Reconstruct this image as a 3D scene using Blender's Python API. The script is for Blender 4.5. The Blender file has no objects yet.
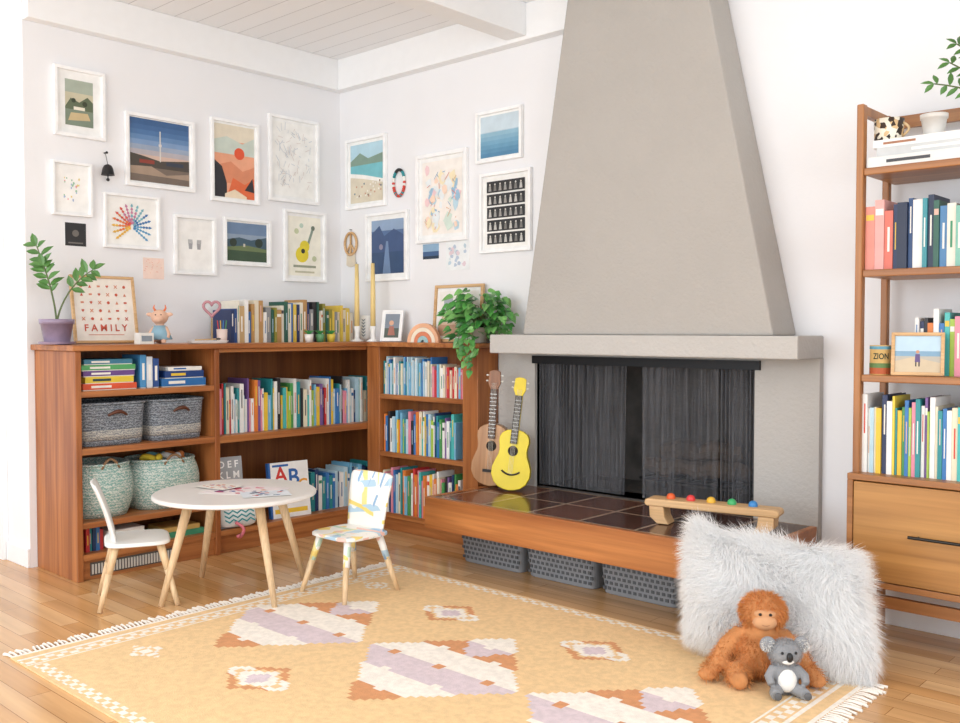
import bpy, math, random
from mathutils import Vector, Matrix, Euler
RD = random.Random(11)
PI = math.pi
scene = bpy.context.scene
COL = scene.collection

# ------------------------------------------------------------------ materials
def lin(h):
    h = h.lstrip('#'); o = []
    for i in (0, 2, 4):
        c = int(h[i:i+2], 16) / 255
        o.append(c/12.92 if c <= .04045 else ((c+.055)/1.055)**2.4)
    return o
def newmat(name):
    m = bpy.data.materials.new(name); m.use_nodes = True
    nt = m.node_tree; b = nt.nodes['Principled BSDF']
    return m, nt, b
def noise_mix(nt, c1, c2, scale=12, detail=4, stretch=(1,1,1), lo=.35, hi=.65):
    tc = nt.nodes.new('ShaderNodeTexCoord'); mp = nt.nodes.new('ShaderNodeMapping')
    mp.inputs['Scale'].default_value = stretch
    n = nt.nodes.new('ShaderNodeTexNoise'); n.inputs['Scale'].default_value = scale; n.inputs['Detail'].default_value = detail
    r = nt.nodes.new('ShaderNodeValToRGB')
    r.color_ramp.elements[0].position = lo; r.color_ramp.elements[1].position = hi
    r.color_ramp.elements[0].color = (*c1, 1); r.color_ramp.elements[1].color = (*c2, 1)
    nt.links.new(tc.outputs['Object'], mp.inputs['Vector']); nt.links.new(mp.outputs[0], n.inputs['Vector'])
    nt.links.new(n.outputs['Fac'], r.inputs['Fac'])
    return r, n, mp
_c = {}
def C(h, rough=.6, metal=0, var=.05, scale=15, bump=0, bscale=80):
    k = (h, rough, metal, var, scale, bump, bscale)
    if k in _c: return _c[k]
    m, nt, b = newmat('paint_' + h.lstrip('#'))
    c = lin(h)
    r, n, mp = noise_mix(nt, [x*(1-var) for x in c], [min(1, x*(1+var)) for x in c], scale)
    nt.links.new(r.outputs[0], b.inputs['Base Color'])
    b.inputs['Roughness'].default_value = rough; b.inputs['Metallic'].default_value = metal
    if bump:
        n2 = nt.nodes.new('ShaderNodeTexNoise'); n2.inputs['Scale'].default_value = bscale
        nt.links.new(mp.outputs[0], n2.inputs['Vector'])
        bp = nt.nodes.new('ShaderNodeBump'); bp.inputs['Strength'].default_value = bump; bp.inputs['Distance'].default_value = .01
        nt.links.new(n2.outputs['Fac'], bp.inputs['Height']); nt.links.new(bp.outputs[0], b.inputs['Normal'])
    _c[k] = m; return m
def wood(name, a, b_, axis=0, scale=14, rough=.4):
    m, nt, b = newmat(name); st = [1, 1, 1]; st[axis] = .06
    r, n, mp = noise_mix(nt, lin(a), lin(b_), scale, 10, st, .3, .7)
    n.inputs['Distortion'].default_value = .7
    st2 = [6, 6, 6]; st2[axis] = .15
    r2, n2, mp2 = noise_mix(nt, (.80, .78, .76), (1.04, 1.04, 1.04), scale, 4, st2, .35, .6)
    mx = nt.nodes.new('ShaderNodeMixRGB'); mx.blend_type = 'MULTIPLY'; mx.inputs[0].default_value = .7
    nt.links.new(r.outputs[0], mx.inputs[1]); nt.links.new(r2.outputs[0], mx.inputs[2])
    nt.links.new(mx.outputs[0], b.inputs['Base Color']); b.inputs['Roughness'].default_value = rough
    return m
def hair_mat(name, h, var=.05, scale=20, tr=.45):
    m, nt, b = newmat(name); c = lin(h)
    r, n, mp = noise_mix(nt, [x*(1-var) for x in c], [min(1, x*(1+var)) for x in c], scale)
    d = nt.nodes.new('ShaderNodeBsdfDiffuse'); t = nt.nodes.new('ShaderNodeBsdfTranslucent'); mx = nt.nodes.new('ShaderNodeMixShader')
    mx.inputs[0].default_value = tr
    nt.links.new(r.outputs[0], d.inputs[0]); nt.links.new(r.outputs[0], t.inputs[0])
    nt.links.new(d.outputs[0], mx.inputs[1]); nt.links.new(t.outputs[0], mx.inputs[2])
    nt.links.new(mx.outputs[0], nt.nodes['Material Output'].inputs['Surface']); return m
W_CABX = wood('cabinet_wood_along_x', '#8f5128', '#c4814a', 0, 18)
W_CABY = wood('cabinet_wood_along_y', '#93542b', '#c6834c', 1, 18)
W_CABZ = wood('cabinet_wood_upright', '#8d4f27', '#be7943', 2, 18)
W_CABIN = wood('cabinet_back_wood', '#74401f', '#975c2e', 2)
W_HEARTH = wood('hearth_wood', '#9c5a2c', '#c98349', 0, 12, .35)
W_WALX = wood('walnut_along_x', '#8e5a30', '#b87e4a', 0)
W_WALZ = wood('walnut_upright', '#8e5a30', '#b87e4a', 2)
W_WALD = wood('walnut_drawer', '#a3703a', '#c48f50', 0, 9)
W_BEECH = wood('beech', '#dab68b', '#ebcfa6', 2, 20, .45)
W_PINE = wood('pale_wood', '#cda26e', '#e0bb8e', 0, 20, .5)
W_UKE = wood('ukulele_brown_wood', '#a8784f', '#d0a276', 2, 18, .35)
W_LOG = C('#5c4d41', .95, var=.4, scale=8, bump=.8, bscale=30)

def floor_mat():
    m, nt, b = newmat('oak_floor_planks')
    tc = nt.nodes.new('ShaderNodeTexCoord')
    br = nt.nodes.new('ShaderNodeTexBrick'); br.offset = .37; br.squash = 1
    br.inputs['Scale'].default_value = 1; br.inputs['Brick Width'].default_value = 1.1
    br.inputs['Row Height'].default_value = .083; br.inputs['Mortar Size'].default_value = .0012
    br.inputs['Color1'].default_value = (*lin('#cd9a62'), 1); br.inputs['Color2'].default_value = (*lin('#e8c090'), 1)
    br.inputs['Mortar'].default_value = (*lin('#946539'), 1)
    nt.links.new(tc.outputs['Object'], br.inputs['Vector'])
    r, n, mp = noise_mix(nt, (.72, .68, .62), (1.1, 1.09, 1.07), 9, 6, (.12, 1.6, 1), .3, .7)
    mx = nt.nodes.new('ShaderNodeMixRGB'); mx.blend_type = 'MULTIPLY'; mx.inputs[0].default_value = .85
    nt.links.new(br.outputs['Color'], mx.inputs[1]); nt.links.new(r.outputs[0], mx.inputs[2])
    nt.links.new(mx.outputs[0], b.inputs['Base Color']); b.inputs['Roughness'].default_value = .2
    return m
def tile_mat():
    m, nt, b = newmat('dark_hearth_tiles')
    tc = nt.nodes.new('ShaderNodeTexCoord')
    br = nt.nodes.new('ShaderNodeTexBrick'); br.offset = 0
    br.inputs['Scale'].default_value = 1; br.inputs['Brick Width'].default_value = .3; br.inputs['Row Height'].default_value = .3
    br.inputs['Mortar Size'].default_value = .008
    br.inputs['Color1'].default_value = (*lin('#4a2c22'), 1); br.inputs['Color2'].default_value = (*lin('#7a4c3a'), 1)
    br.inputs['Mortar'].default_value = (*lin('#a8937f'), 1)
    nt.links.new(tc.outputs['Object'], br.inputs['Vector'])
    nt.links.new(br.outputs['Color'], b.inputs['Base Color']); b.inputs['Roughness'].default_value = .16
    return m
def plank_ceiling():
    m, nt, b = newmat('white_plank_ceiling')
    tc = nt.nodes.new('ShaderNodeTexCoord')
    br = nt.nodes.new('ShaderNodeTexBrick'); br.offset = .5
    br.inputs['Scale'].default_value = 1; br.inputs['Brick Width'].default_value = 9; br.inputs['Row Height'].default_value = .14
    br.inputs['Mortar Size'].default_value = .003
    for k, h in (('Color1', '#f6f7f9'), ('Color2', '#f3f4f6'), ('Mortar', '#cdced0')): br.inputs[k].default_value = (*lin(h), 1)
    nt.links.new(tc.outputs['Object'], br.inputs['Vector'])
    nt.links.new(br.outputs['Color'], b.inputs['Base Color']); b.inputs['Roughness'].default_value = .6
    return m
def mesh_curtain_mat(name, lo, hi):
    m, nt, b = newmat(name)
    tc = nt.nodes.new('ShaderNodeTexCoord'); w = nt.nodes.new('ShaderNodeTexNoise'); w.inputs['Scale'].default_value = 20
    mp = nt.nodes.new('ShaderNodeMapping'); mp.inputs['Scale'].default_value = (4, 1, .12)
    nt.links.new(tc.outputs['Object'], mp.inputs[0]); nt.links.new(mp.outputs[0], w.inputs['Vector'])
    mr = nt.nodes.new('ShaderNodeMapRange'); mr.inputs['From Min'].default_value = .35; mr.inputs['From Max'].default_value = .65
    mr.inputs['To Min'].default_value = lo; mr.inputs['To Max'].default_value = hi
    nt.links.new(w.outputs['Fac'], mr.inputs['Value']); nt.links.new(mr.outputs[0], b.inputs['Alpha'])
    b.inputs['Base Color'].default_value = (*lin('#68686c'), 1); b.inputs['Metallic'].default_value = .2; b.inputs['Roughness'].default_value = .6
    return m
def weave(name, a, b_, sc=90):
    m, nt, b = newmat(name)
    tc = nt.nodes.new('ShaderNodeTexCoord'); n = nt.nodes.new('ShaderNodeTexWave'); n.bands_direction = 'Z'
    n.inputs['Scale'].default_value = sc*.25; n.inputs['Distortion'].default_value = 9; n.inputs['Detail'].default_value = 3; n.inputs['Detail Scale'].default_value = 4
    r = nt.nodes.new('ShaderNodeValToRGB'); r.color_ramp.elements[0].color = (*lin(a), 1); r.color_ramp.elements[1].color = (*lin(b_), 1)
    nt.links.new(tc.outputs['Object'], n.inputs['Vector']); nt.links.new(n.outputs['Fac'], r.inputs['Fac'])
    nt.links.new(r.outputs[0], b.inputs['Base Color']); b.inputs['Roughness'].default_value = .9
    bp = nt.nodes.new('ShaderNodeBump'); bp.inputs['Strength'].default_value = .7; bp.inputs['Distance'].default_value = .006
    nt.links.new(n.outputs['Fac'], bp.inputs['Height']); nt.links.new(bp.outputs[0], b.inputs['Normal'])
    return m
def patch_mat(name, cols, sc=9):
    m, nt, b = newmat(name)
    tc = nt.nodes.new('ShaderNodeTexCoord'); v = nt.nodes.new('ShaderNodeTexVoronoi'); v.inputs['Scale'].default_value = sc
    s = nt.nodes.new('ShaderNodeSeparateColor'); r = nt.nodes.new('ShaderNodeValToRGB'); r.color_ramp.interpolation = 'CONSTANT'
    e = r.color_ramp.elements
    while len(e) < len(cols): e.new(.5)
    for i, h in enumerate(cols): e[i].position = i/len(cols); e[i].color = (*lin(h), 1)
    nt.links.new(tc.outputs['Object'], v.inputs['Vector'])
    nt.links.new(v.outputs['Color'], s.inputs[0]); nt.links.new(s.outputs[0], r.inputs['Fac'])
    nt.links.new(r.outputs[0], b.inputs['Base Color']); b.inputs['Roughness'].default_value = .5
    return m
def stripe_mat(name):
    m, nt, b = newmat(name); L = nt.links.new
    tc = nt.nodes.new('ShaderNodeTexCoord'); last = None
    # (mapping rotation, wave scale, colour, wave threshold, noise threshold): loose upright and level brush strokes
    for i, (rot, sc, col, th, nth) in enumerate([((0, .25, .1), 2.8, '#f6e296', .78, .50), ((.1, 1.75, .1), 2.7, '#b6d3e6', .80, .53), ((0, .3, 1.5), 3.0, '#f4c8bb', .82, .53), ((.15, 1.3, .3), 3.8, '#f4d97e', .88, .53), ((.1, -.3, .2), 4.0, '#93b7da', .92, .54), ((.1, 1.6, 1.4), 3.2, '#c6e0cc', .88, .53)]):
        mp = nt.nodes.new('ShaderNodeMapping'); mp.inputs['Rotation'].default_value = rot; mp.inputs['Location'].default_value = (i*.37, i*.21, 0)
        w = nt.nodes.new('ShaderNodeTexWave'); w.inputs['Scale'].default_value = sc; w.inputs['Distortion'].default_value = 1.5
        g = nt.nodes.new('ShaderNodeMath'); g.operation = 'GREATER_THAN'; g.inputs[1].default_value = th
        n = nt.nodes.new('ShaderNodeTexNoise'); n.inputs['Scale'].default_value = 8+i; n.inputs['Detail'].default_value = 0
        g2 = nt.nodes.new('ShaderNodeMath'); g2.operation = 'GREATER_THAN'; g2.inputs[1].default_value = nth
        mu = nt.nodes.new('ShaderNodeMath'); mu.operation = 'MULTIPLY'
        mx = nt.nodes.new('ShaderNodeMixRGB'); mx.inputs[2].default_value = (*lin(col), 1)
        L(tc.outputs['Object'], mp.inputs[0]); L(mp.outputs[0], w.inputs['Vector']); L(mp.outputs[0], n.inputs['Vector'])
        L(w.outputs['Fac'], g.inputs[0]); L(n.outputs['Fac'], g2.inputs[0]); L(g.outputs[0], mu.inputs[0]); L(g2.outputs[0], mu.inputs[1]); L(mu.outputs[0], mx.inputs[0])
        if last is None: mx.inputs[1].default_value = (*lin('#f7f5ef'), 1)
        else: L(last.outputs[0], mx.inputs[1])
        last = mx
    L(last.outputs[0], b.inputs['Base Color']); b.inputs['Roughness'].default_value = .45; return m

# ------------------------------------------------------------------ mesh builder
def frame_of(t):
    t = t.normalized(); up = Vector((0, 0, 1)) if abs(t.z) < .95 else Vector((1, 0, 0))
    a = t.cross(up).normalized(); return a, a.cross(t).normalized()
class MB:
    def __init__(s): s.v = []; s.f = []; s.m = []
    def add(s, vs, fs, mi=0, M=None):
        o = len(s.v)
        s.v += [tuple(M @ Vector(v)) if M else tuple(v) for v in vs]
        s.f += [tuple(i+o for i in f) for f in fs]; s.m += [mi]*len(fs); return s
    def box(s, a, b, mi=0, M=None):
        x0, y0, z0 = a; x1, y1, z1 = b
        vs = [(x0,y0,z0),(x1,y0,z0),(x1,y1,z0),(x0,y1,z0),(x0,y0,z1),(x1,y0,z1),(x1,y1,z1),(x0,y1,z1)]
        return s.add(vs, [(0,3,2,1),(4,5,6,7),(0,1,5,4),(1,2,6,5),(2,3,7,6),(3,0,4,7)], mi, M)
    def tube(s, pts, r, n=8, mi=0, closed=False, M=None):
        pts = [Vector(p) for p in pts]; N = len(pts); rs = r if isinstance(r, (list, tuple)) else [r]*N
        vs = []; fs = []; pa = None
        for i, p in enumerate(pts):
            q0 = pts[(i-1) % N] if (i or closed) else p; q1 = pts[(i+1) % N] if (i < N-1 or closed) else p
            t = (q1-q0)
            if t.length < 1e-9: t = Vector((0, 0, 1))
            t.normalize()
            if pa is None: a, b = frame_of(t)
            else:
                a = (pa - t*pa.dot(t))
                a = a.normalized() if a.length > 1e-6 else frame_of(t)[0]
                b = a.cross(t).normalized()
            pa = a
            for k in range(n):
                w = 2*PI*k/n; vs.append(p + (a*math.cos(w)+b*math.sin(w))*rs[i])
        for i in range(N if closed else N-1):
            j = (i+1) % N
            for k in range(n): fs.append((i*n+k, i*n+(k+1) % n, j*n+(k+1) % n, j*n+k))
        if not closed: fs += [tuple(range(n))[::-1], tuple((N-1)*n+k for k in range(n))]
        return s.add(vs, fs, mi, M)
    def cyl(s, p0, p1, r0, r1=None, n=14, mi=0, M=None):
        return s.tube([p0, p1], [r0, r0 if r1 is None else r1], n, mi, False, M)
    def lathe(s, prof, n=24, c=(0,0,0), mi=0, M=None):
        vs = []; fs = []
        for r, z in prof:
            for k in range(n):
                w = 2*PI*k/n; vs.append((c[0]+r*math.cos(w), c[1]+r*math.sin(w), c[2]+z))
        for i in range(len(prof)-1):
            for k in range(n): fs.append((i*n+k, i*n+(k+1) % n, (i+1)*n+(k+1) % n, (i+1)*n+k))
        fs += [tuple(range(n))[::-1], tuple((len(prof)-1)*n+k for k in range(n))]
        return s.add(vs, fs, mi, M)
    def loft(s, rings, e=4, n=32, mi=0, M=None, c=(0,0)):   # rings (z, sx, sy): superellipse rings
        vs = []; fs = []
        for z, sx, sy in rings:
            for k in range(n):
                w = 2*PI*k/n; a = math.cos(w); b = math.sin(w)
                vs.append((c[0]+sx*math.copysign(abs(a)**(2/e), a), c[1]+sy*math.copysign(abs(b)**(2/e), b), z))
        for i in range(len(rings)-1):
            for k in range(n): fs.append((i*n+k, i*n+(k+1) % n, (i+1)*n+(k+1) % n, (i+1)*n+k))
        fs += [tuple(range(n))[::-1], tuple((len(rings)-1)*n+k for k in range(n))]
        return s.add(vs, fs, mi, M)
    def ell(s, c, r, n=16, m=10, mi=0, M=None, R=None):
        if not isinstance(r, (tuple, list)): r = (r, r, r)
        vs = [(0,0,-1)]; fs = []
        for i in range(1, m):
            ph = -PI/2+PI*i/m
            for k in range(n): vs.append((math.cos(ph)*math.cos(2*PI*k/n), math.cos(ph)*math.sin(2*PI*k/n), math.sin(ph)))
        vs.append((0,0,1)); L = len(vs)-1
        for k in range(n):
            fs.append((0, 1+(k+1) % n, 1+k)); fs.append((L, L-n+k, L-n+(k+1) % n))
        for i in range(m-2):
            for k in range(n): a = 1+i*n; fs.append((a+k, a+(k+1) % n, a+n+(k+1) % n, a+n+k))
        vs = [Vector((v[0]*r[0], v[1]*r[1], v[2]*r[2])) for v in vs]
        if R: vs = [R.to_matrix() @ v for v in vs]
        return s.add([v+Vector(c) for v in vs], fs, mi, M)
    def prism(s, poly, y0, y1, mi=0, M=None):               # polygon in x,z pushed along y
        n = len(poly); vs = [(p[0], y0, p[1]) for p in poly]+[(p[0], y1, p[1]) for p in poly]
        fs = [tuple(range(n)), tuple(range(2*n-1, n-1, -1))]+[(k, k+n, (k+1) % n+n, (k+1) % n) for k in range(n)]
        return s.add(vs, fs, mi, M)
    def sheet(s, fn, nu, nv, mi=0, M=None):
        vs = [fn(i/nu, j/nv) for j in range(nv+1) for i in range(nu+1)]
        fs = [(j*(nu+1)+i, j*(nu+1)+i+1, (j+1)*(nu+1)+i+1, (j+1)*(nu+1)+i) for j in range(nv) for i in range(nu)]
        return s.add(vs, fs, mi, M)
    def build(s, name, mats, parent=None, loc=(0,0,0), rot=(0,0,0), bev=0, sub=0, solid=0, smooth=False, remesh=0, world=False):
        me = bpy.data.meshes.new(name); vs = s.v
        if world and parent is not None:
            o = parent.location; vs = [(v[0]-o.x, v[1]-o.y, v[2]-o.z) for v in vs]
        me.from_pydata(vs, [], s.f)
        if not isinstance(mats, (list, tuple)): mats = [mats]
        for m in mats: me.materials.append(m)
        if len(mats) > 1: me.polygons.foreach_set('material_index', s.m)
        if smooth: me.polygons.foreach_set('use_smooth', [True]*len(s.f))
        me.update()
        ob = bpy.data.objects.new(name, me); COL.objects.link(ob)
        ob.location = loc; ob.rotation_euler = rot
        if parent is not None: ob.parent = parent
        if solid: k = ob.modifiers.new('solid', 'SOLIDIFY'); k.thickness = solid; k.offset = 0
        if remesh:
            k = ob.modifiers.new('remesh', 'REMESH'); k.mode = 'VOXEL'; k.voxel_size = remesh; k.use_smooth_shade = True
            k = ob.modifiers.new('smooth', 'SMOOTH'); k.factor = .6; k.iterations = 6
        if sub: k = ob.modifiers.new('sub', 'SUBSURF'); k.levels = sub; k.render_levels = sub
        if bev: k = ob.modifiers.new('bevel', 'BEVEL'); k.width = bev; k.segments = 2; k.limit_method = 'ANGLE'
        return ob
def tag(o, label, cat, group=None):
    o['label'] = label; o['category'] = cat
    if group: o['group'] = group
    return o
def thing(name, label, cat, loc=(0,0,0), rot=(0,0,0), group=None):
    o = bpy.data.objects.new(name, None); COL.objects.link(o); o.location = loc
    o.empty_display_size = .05
    o.rotation_euler = rot if isinstance(rot, (tuple, list, Euler)) else (0, 0, rot)
    return tag(o, label, cat, group)
def struct(o): o['kind'] = 'structure'; return o

_txt = {}
def text_geo(t, size):
    k = (t, size)
    if k not in _txt:
        cu = bpy.data.curves.new('lettering', 'FONT'); cu.body = t; cu.size = size; cu.align_x = 'CENTER'; cu.align_y = 'CENTER'
        cu.resolution_u = 3; cu.offset = size*.018
        ob = bpy.data.objects.new('lettering', cu); COL.objects.link(ob); bpy.context.view_layer.update()
        me = bpy.data.meshes.new_from_object(ob.evaluated_get(bpy.context.evaluated_depsgraph_get()))
        _txt[k] = ([tuple(v.co) for v in me.vertices], [tuple(p.vertices) for p in me.polygons])
        bpy.data.objects.remove(ob); bpy.data.meshes.remove(me); bpy.data.curves.remove(cu)
    return _txt[k]
class Art:
    def __init__(s, w, h, bg='#f4f1ea'):
        s.w = w; s.h = h; s.mb = MB(); s.cols = []; s.l = 0; s.rect(0, 0, 1, 1, bg)
    def ci(s, c):
        if c not in s.cols: s.cols.append(c)
        return s.cols.index(c)
    def P(s, u, v): return ((u-.5)*s.w, -.00007*s.l, (v-.5)*s.h)
    def poly(s, pts, c, same=False):
        if not same: s.l += 1
        s.mb.add([s.P(*p) for p in pts], [tuple(range(len(pts)))], s.ci(c)); return s
    def rect(s, a, b, c_, d, c): return s.poly([(a, b), (c_, b), (c_, d), (a, d)], c)
    def disc(s, u, v, r, c, n=18, k=1): return s.poly([(u+r*math.cos(2*PI*i/n), v+r*k*s.w/s.h*math.sin(2*PI*i/n)) for i in range(n)], c)
    def line(s, u0, v0, u1, v1, t, c):
        a = Vector((u0*s.w, v0*s.h)); b = Vector((u1*s.w, v1*s.h)); d = b-a
        if d.length < 1e-9: return s
        n = Vector((-d.y, d.x)).normalized()*t*s.w/2
        return s.poly([((p.x)/s.w, (p.y)/s.h) for p in (a-n, b-n, b+n, a+n)], c)
    def text(s, t, u, v, size, c):
        s.l += 1; vs, fs = text_geo(t, size); p = s.P(u, v)
        s.mb.add([(x+p[0], p[1], y+p[2]) for x, y, z in vs], fs, s.ci(c)); return s
    def build(s, name, parent, loc=(0,0,0), rough=.5): return s.mb.build(name, [C(c, rough) for c in s.cols], parent, loc)

# ------------------------------------------------------------------ camera
F = 947.0; YAW = math.asin(.677); PITCH = math.atan(31.5/947)
CAM = Vector((5.082, -4.121, 1.25))
cd = bpy.data.cameras.new('camera'); cam = bpy.data.objects.new('camera', cd); COL.objects.link(cam)
cam.location = CAM; cam.rotation_euler = (PI/2-PITCH, 0, YAW); cd.sensor_width = 36; cd.lens = 36*F/960
cd.clip_start = .05; scene.camera = cam
RM = Euler((PI/2-PITCH, 0, YAW)).to_matrix()
def ray(px, py): return RM @ Vector(((px-480)/F, (361.5-py)/F, -1))
def on(axis, val, px, py): d = ray(px, py); t = (val-CAM[axis])/d[axis]; return CAM+d*t
def on_x(px, py, X): return on(0, X, px, py)
def on_y(px, py, Y): return on(1, Y, px, py)
def on_z(px, py, Z): return on(2, Z, px, py)
def depth(p): d = Vector(p)-CAM; return d.x*-.677+d.y*.736

# ------------------------------------------------------------------ room
M_WALL = C('#eeeef0', .7, var=.01, scale=3, bump=.06, bscale=60)
M_TRIM = C('#f3f4f5', .45, var=.01)
OX0, OX1, OZ0, OZ1 = 1.743, 3.055, .38, 1.09
DL, DB, TOPZ = .48, .18, 1.175
YE = -2.05
struct(MB().box((-2, -8, -.1), (8, .7, 0)).build('floor', floor_mat()))
struct(MB().box((-2, -8, 3.05), (8, .2, 3.15)).build('ceiling', plank_ceiling()))
struct(MB().box((-.12, -2.085, 0), (0, 0, 3.05)).build('wall_left', M_WALL))
struct(MB().box((-2, -2.085, 0), (-.12, -1.965, 3.05)).build('wall_hall', M_WALL))
w = MB().box((-.12, 0, 0), (OX0, .15, 3.05)).box((OX1, 0, 0), (8, .15, 3.05)).box((OX0, 0, OZ1), (OX1, .15, 3.05)).box((OX0, 0, 0), (OX1, .15, OZ0))
struct(w.build('wall_back', M_WALL))
struct(MB().box((0, -2.085, 2.85), (.07, -.07, 3.05)).build('trim_1', M_TRIM, bev=.004))
struct(MB().box((0, -.07, 2.85), (8, 0, 3.05)).build('trim_2', M_TRIM, bev=.004))
struct(MB().box((1.56, -8, 2.87), (1.70, -.07, 3.05)).build('trim_3', M_TRIM, bev=.004))
struct(MB().box((-.28, -2.1, 0), (0.0, -2.085, .1)).build('baseboard_left', M_TRIM, bev=.003))
struct(MB().box((3.4, -.015, 0), (8, 0, .1)).build('baseboard_back', M_TRIM, bev=.003))
dr = struct(MB().box((-1.2, -2.10, 0), (-.36, -2.086, 2.1)).build('door_1', C('#e9e9e8', .4)))
MB().box((-.36, -2.115, 0), (-.285, -2.086, 2.18)).box((-1.28, -2.115, 2.1), (-.36, -2.086, 2.18)).build('door_casing', M_TRIM, dr)
MB().ell((-.43, -2.14, 1.0), .03).cyl((-.43, -2.1, 1), (-.43, -2.14, 1), .012).build('door_knob', C('#8a8a8a', .3, 1), dr)

# ------------------------------------------------------------------ corner bookcase
def boards(root, items):
    for nm, a, b, m in items: MB().box(a, b).build(nm, m, root, world=True, bev=.003)
YD = -1.26
r1 = thing('bookcase_unit', 'left orange brown bookcase unit with four shelf levels, baskets and floor vent', 'bookcase', (.24, -1.65, 0))
boards(r1, [('side_panel', (0.001, YE, 0), (DL, YE+.03, 1.145), W_CABZ), ('divider', (.002, YD-.015, 0), (DL, YD+.015, 1.145), W_CABZ),
            ('back_panel', (.002, YE+.03, .1), (.014, YD-.015, 1.145), W_CABIN),
            ('shelf', (.014, YE+.03, .915), (DL-.004, YD-.015, .945), W_CABY), ('shelf', (.014, YE+.03, .628), (DL-.004, YD-.015, .66), W_CABY),
            ('shelf', (.014, YE+.03, .26), (DL-.004, YD-.015, .29), W_CABY), ('shelf', (.014, YE+.03, .1), (DL-.004, YD-.015, .13), W_CABY),
            ('kick_board', (.3, YE+.03, 0), (DL-.02, YD-.015, .1), W_CABY)])
g = MB(); g.box((DL-.02, -1.98, .02), (DL-.012, -1.5, .085))
for i in range(30): g.box((DL-.012, -1.975+i*.0158, .028), (DL-.006, -1.967+i*.0158, .077), 1)
g.build('vent_grille', [C('#57504a'), C('#c9c3ba', .4)], r1, world=True)
r2 = thing('bookcase_unit', 'wide open middle bookcase unit in the room corner with long picture book row', 'bookcase', (.24, -.7, 0))
boards(r2, [('back_panel', (.002, YD+.015, .1), (.014, -.003, 1.145), W_CABIN), ('side_panel', (.014, -.015, .1), (DL, -.003, 1.145), W_CABIN),
            ('shelf', (.014, YD+.015, .62), (DL-.004, -.015, .66), W_CABY),
            ('shelf', (.014, YD+.015, .1), (DL-.004, -.015, .13), W_CABY), ('kick_board', (.3, YD+.015, 0), (DL-.02, -.2, .1), W_CABY),
            ('top_rail', (DL-.02, YD+.015, 1.125), (DL, -DB, 1.145), W_CABY)])
XR = 1.44
r3 = thing('bookcase_unit', 'narrow three shelf bookcase unit between the room corner and the fireplace', 'bookcase', (.95, -.09, 0))
boards(r3, [('stile', (DL+.002, -DB, 0), (.60, -.003, 1.145), W_CABZ), ('side_panel', (1.32, -DB, 0), (XR, -.003, 1.145), W_CABZ),
            ('back_panel', (.60, -.015, .1), (1.32, -.003, 1.145), W_CABIN),
            ('shelf', (.60, -DB+.003, .82), (1.32, -.015, .85), W_CABX), ('shelf', (.60, -DB+.003, .46), (1.32, -.015, .49), W_CABX),
            ('shelf', (.60, -DB+.003, .08), (1.32, -.015, .11), W_CABX), ('kick_board', (.60, -DB+.02, 0), (1.32, -.12, .08), W_CABX)])
ct = MB(); ct.box((.001, YE-.02, 1.146), (DL+.02, -.001, TOPZ)).box((DL+.02, -DB-.02, 1.146), (XR+.03, -.001, TOPZ))
tag(ct.build('countertop', W_CABY, bev=.004), 'long orange brown wooden top running around the corner over the bookcases', 'countertop')

# ------------------------------------------------------------------ fireplace
M_HOOD = C('#b0aba5', .85, var=.02, scale=3, bump=.4, bscale=60)
M_SUR = C('#bfbbb6', .85, var=.02, scale=3, bump=.4, bscale=60)
fp = thing('fireplace', 'tall tapering taupe plaster fireplace hood over a black screened firebox', 'fireplace', (2.5, 0, 0))
sx0, sx1 = 1.475, 3.362
MZ = 1.124
MB().box((sx0, -.04, .0), (OX0, -.001, MZ)).box((OX1, -.04, .0), (sx1, -.001, MZ)).box((OX0, -.04, OZ1), (OX1, -.001, MZ)).build('surround', M_SUR, fp, world=True)
MB().box((1.61, -.27, MZ), (sx1, -.001, 1.225)).build('mantel', M_SUR, fp, world=True, bev=.006)
hv = [(1.82,-.24,1.225),(3.238,-.24,1.225),(3.238,-.001,1.225),(1.82,-.001,1.225),(2.10,-.2,3.05),(2.83,-.2,3.05),(2.83,-.001,3.05),(2.10,-.001,3.05)]
MB().add(hv, [(0,3,2,1),(4,5,6,7),(0,1,5,4),(1,2,6,5),(2,3,7,6),(3,0,4,7)]).build('hood', M_HOOD, fp, world=True, bev=.01)
fb = MB(); fb.box((OX0, .52, OZ0), (OX1, .55, OZ1)).box((OX0-.03, -.02, OZ0), (OX0, .55, OZ1)).box((OX1, -.02, OZ0), (OX1+.03, .55, OZ1)).box((OX0, -.02, OZ0-.03), (OX1, .55, OZ0)).box((OX0, .16, OZ1), (OX1, .55, OZ1+.03))
fb.build('firebox', C('#4c4845', .9, var=.35, scale=6, bump=.5, bscale=25), fp, world=True)
MB().box((OX0-.01, -.055, 1.065), (OX1+.03, -.035, 1.108)).build('header_bar', C('#1c1c1e', .4, .5), fp, world=True)
def curtain(xa, xb, folds, amp, seed, hang=0):
    n = folds*8; q = random.Random(seed); ph = [q.uniform(0, 6) for _ in range(4)]
    def fn(u, v):
        x = xa+(xb-xa)*(u+.012*math.sin(u*9+ph[0])*(1-v)+hang*(1-v)*u)
        y = amp*(math.sin(u*folds*2*PI+ph[1]+.7*math.sin(u*11+ph[2]))*(.65+.35*math.sin(u*7+ph[3])))
        return (x, y, OZ0+.010+v*(1.07-OZ0-.010))
    return MB().sheet(fn, n, 8)
MC = mesh_curtain_mat('fire_screen_mesh', .35, .75); MC2 = mesh_curtain_mat('fire_screen_mesh_open', .25, .60)
curtain(OX0+.01, OX0+.2, 9, .013, 1).build('screen_curtain', MC, fp, world=True, smooth=True)
curtain(OX0+.2, 2.33, 14, .011, 2, -.04).build('screen_curtain', MC2, fp, world=True, smooth=True)
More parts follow.
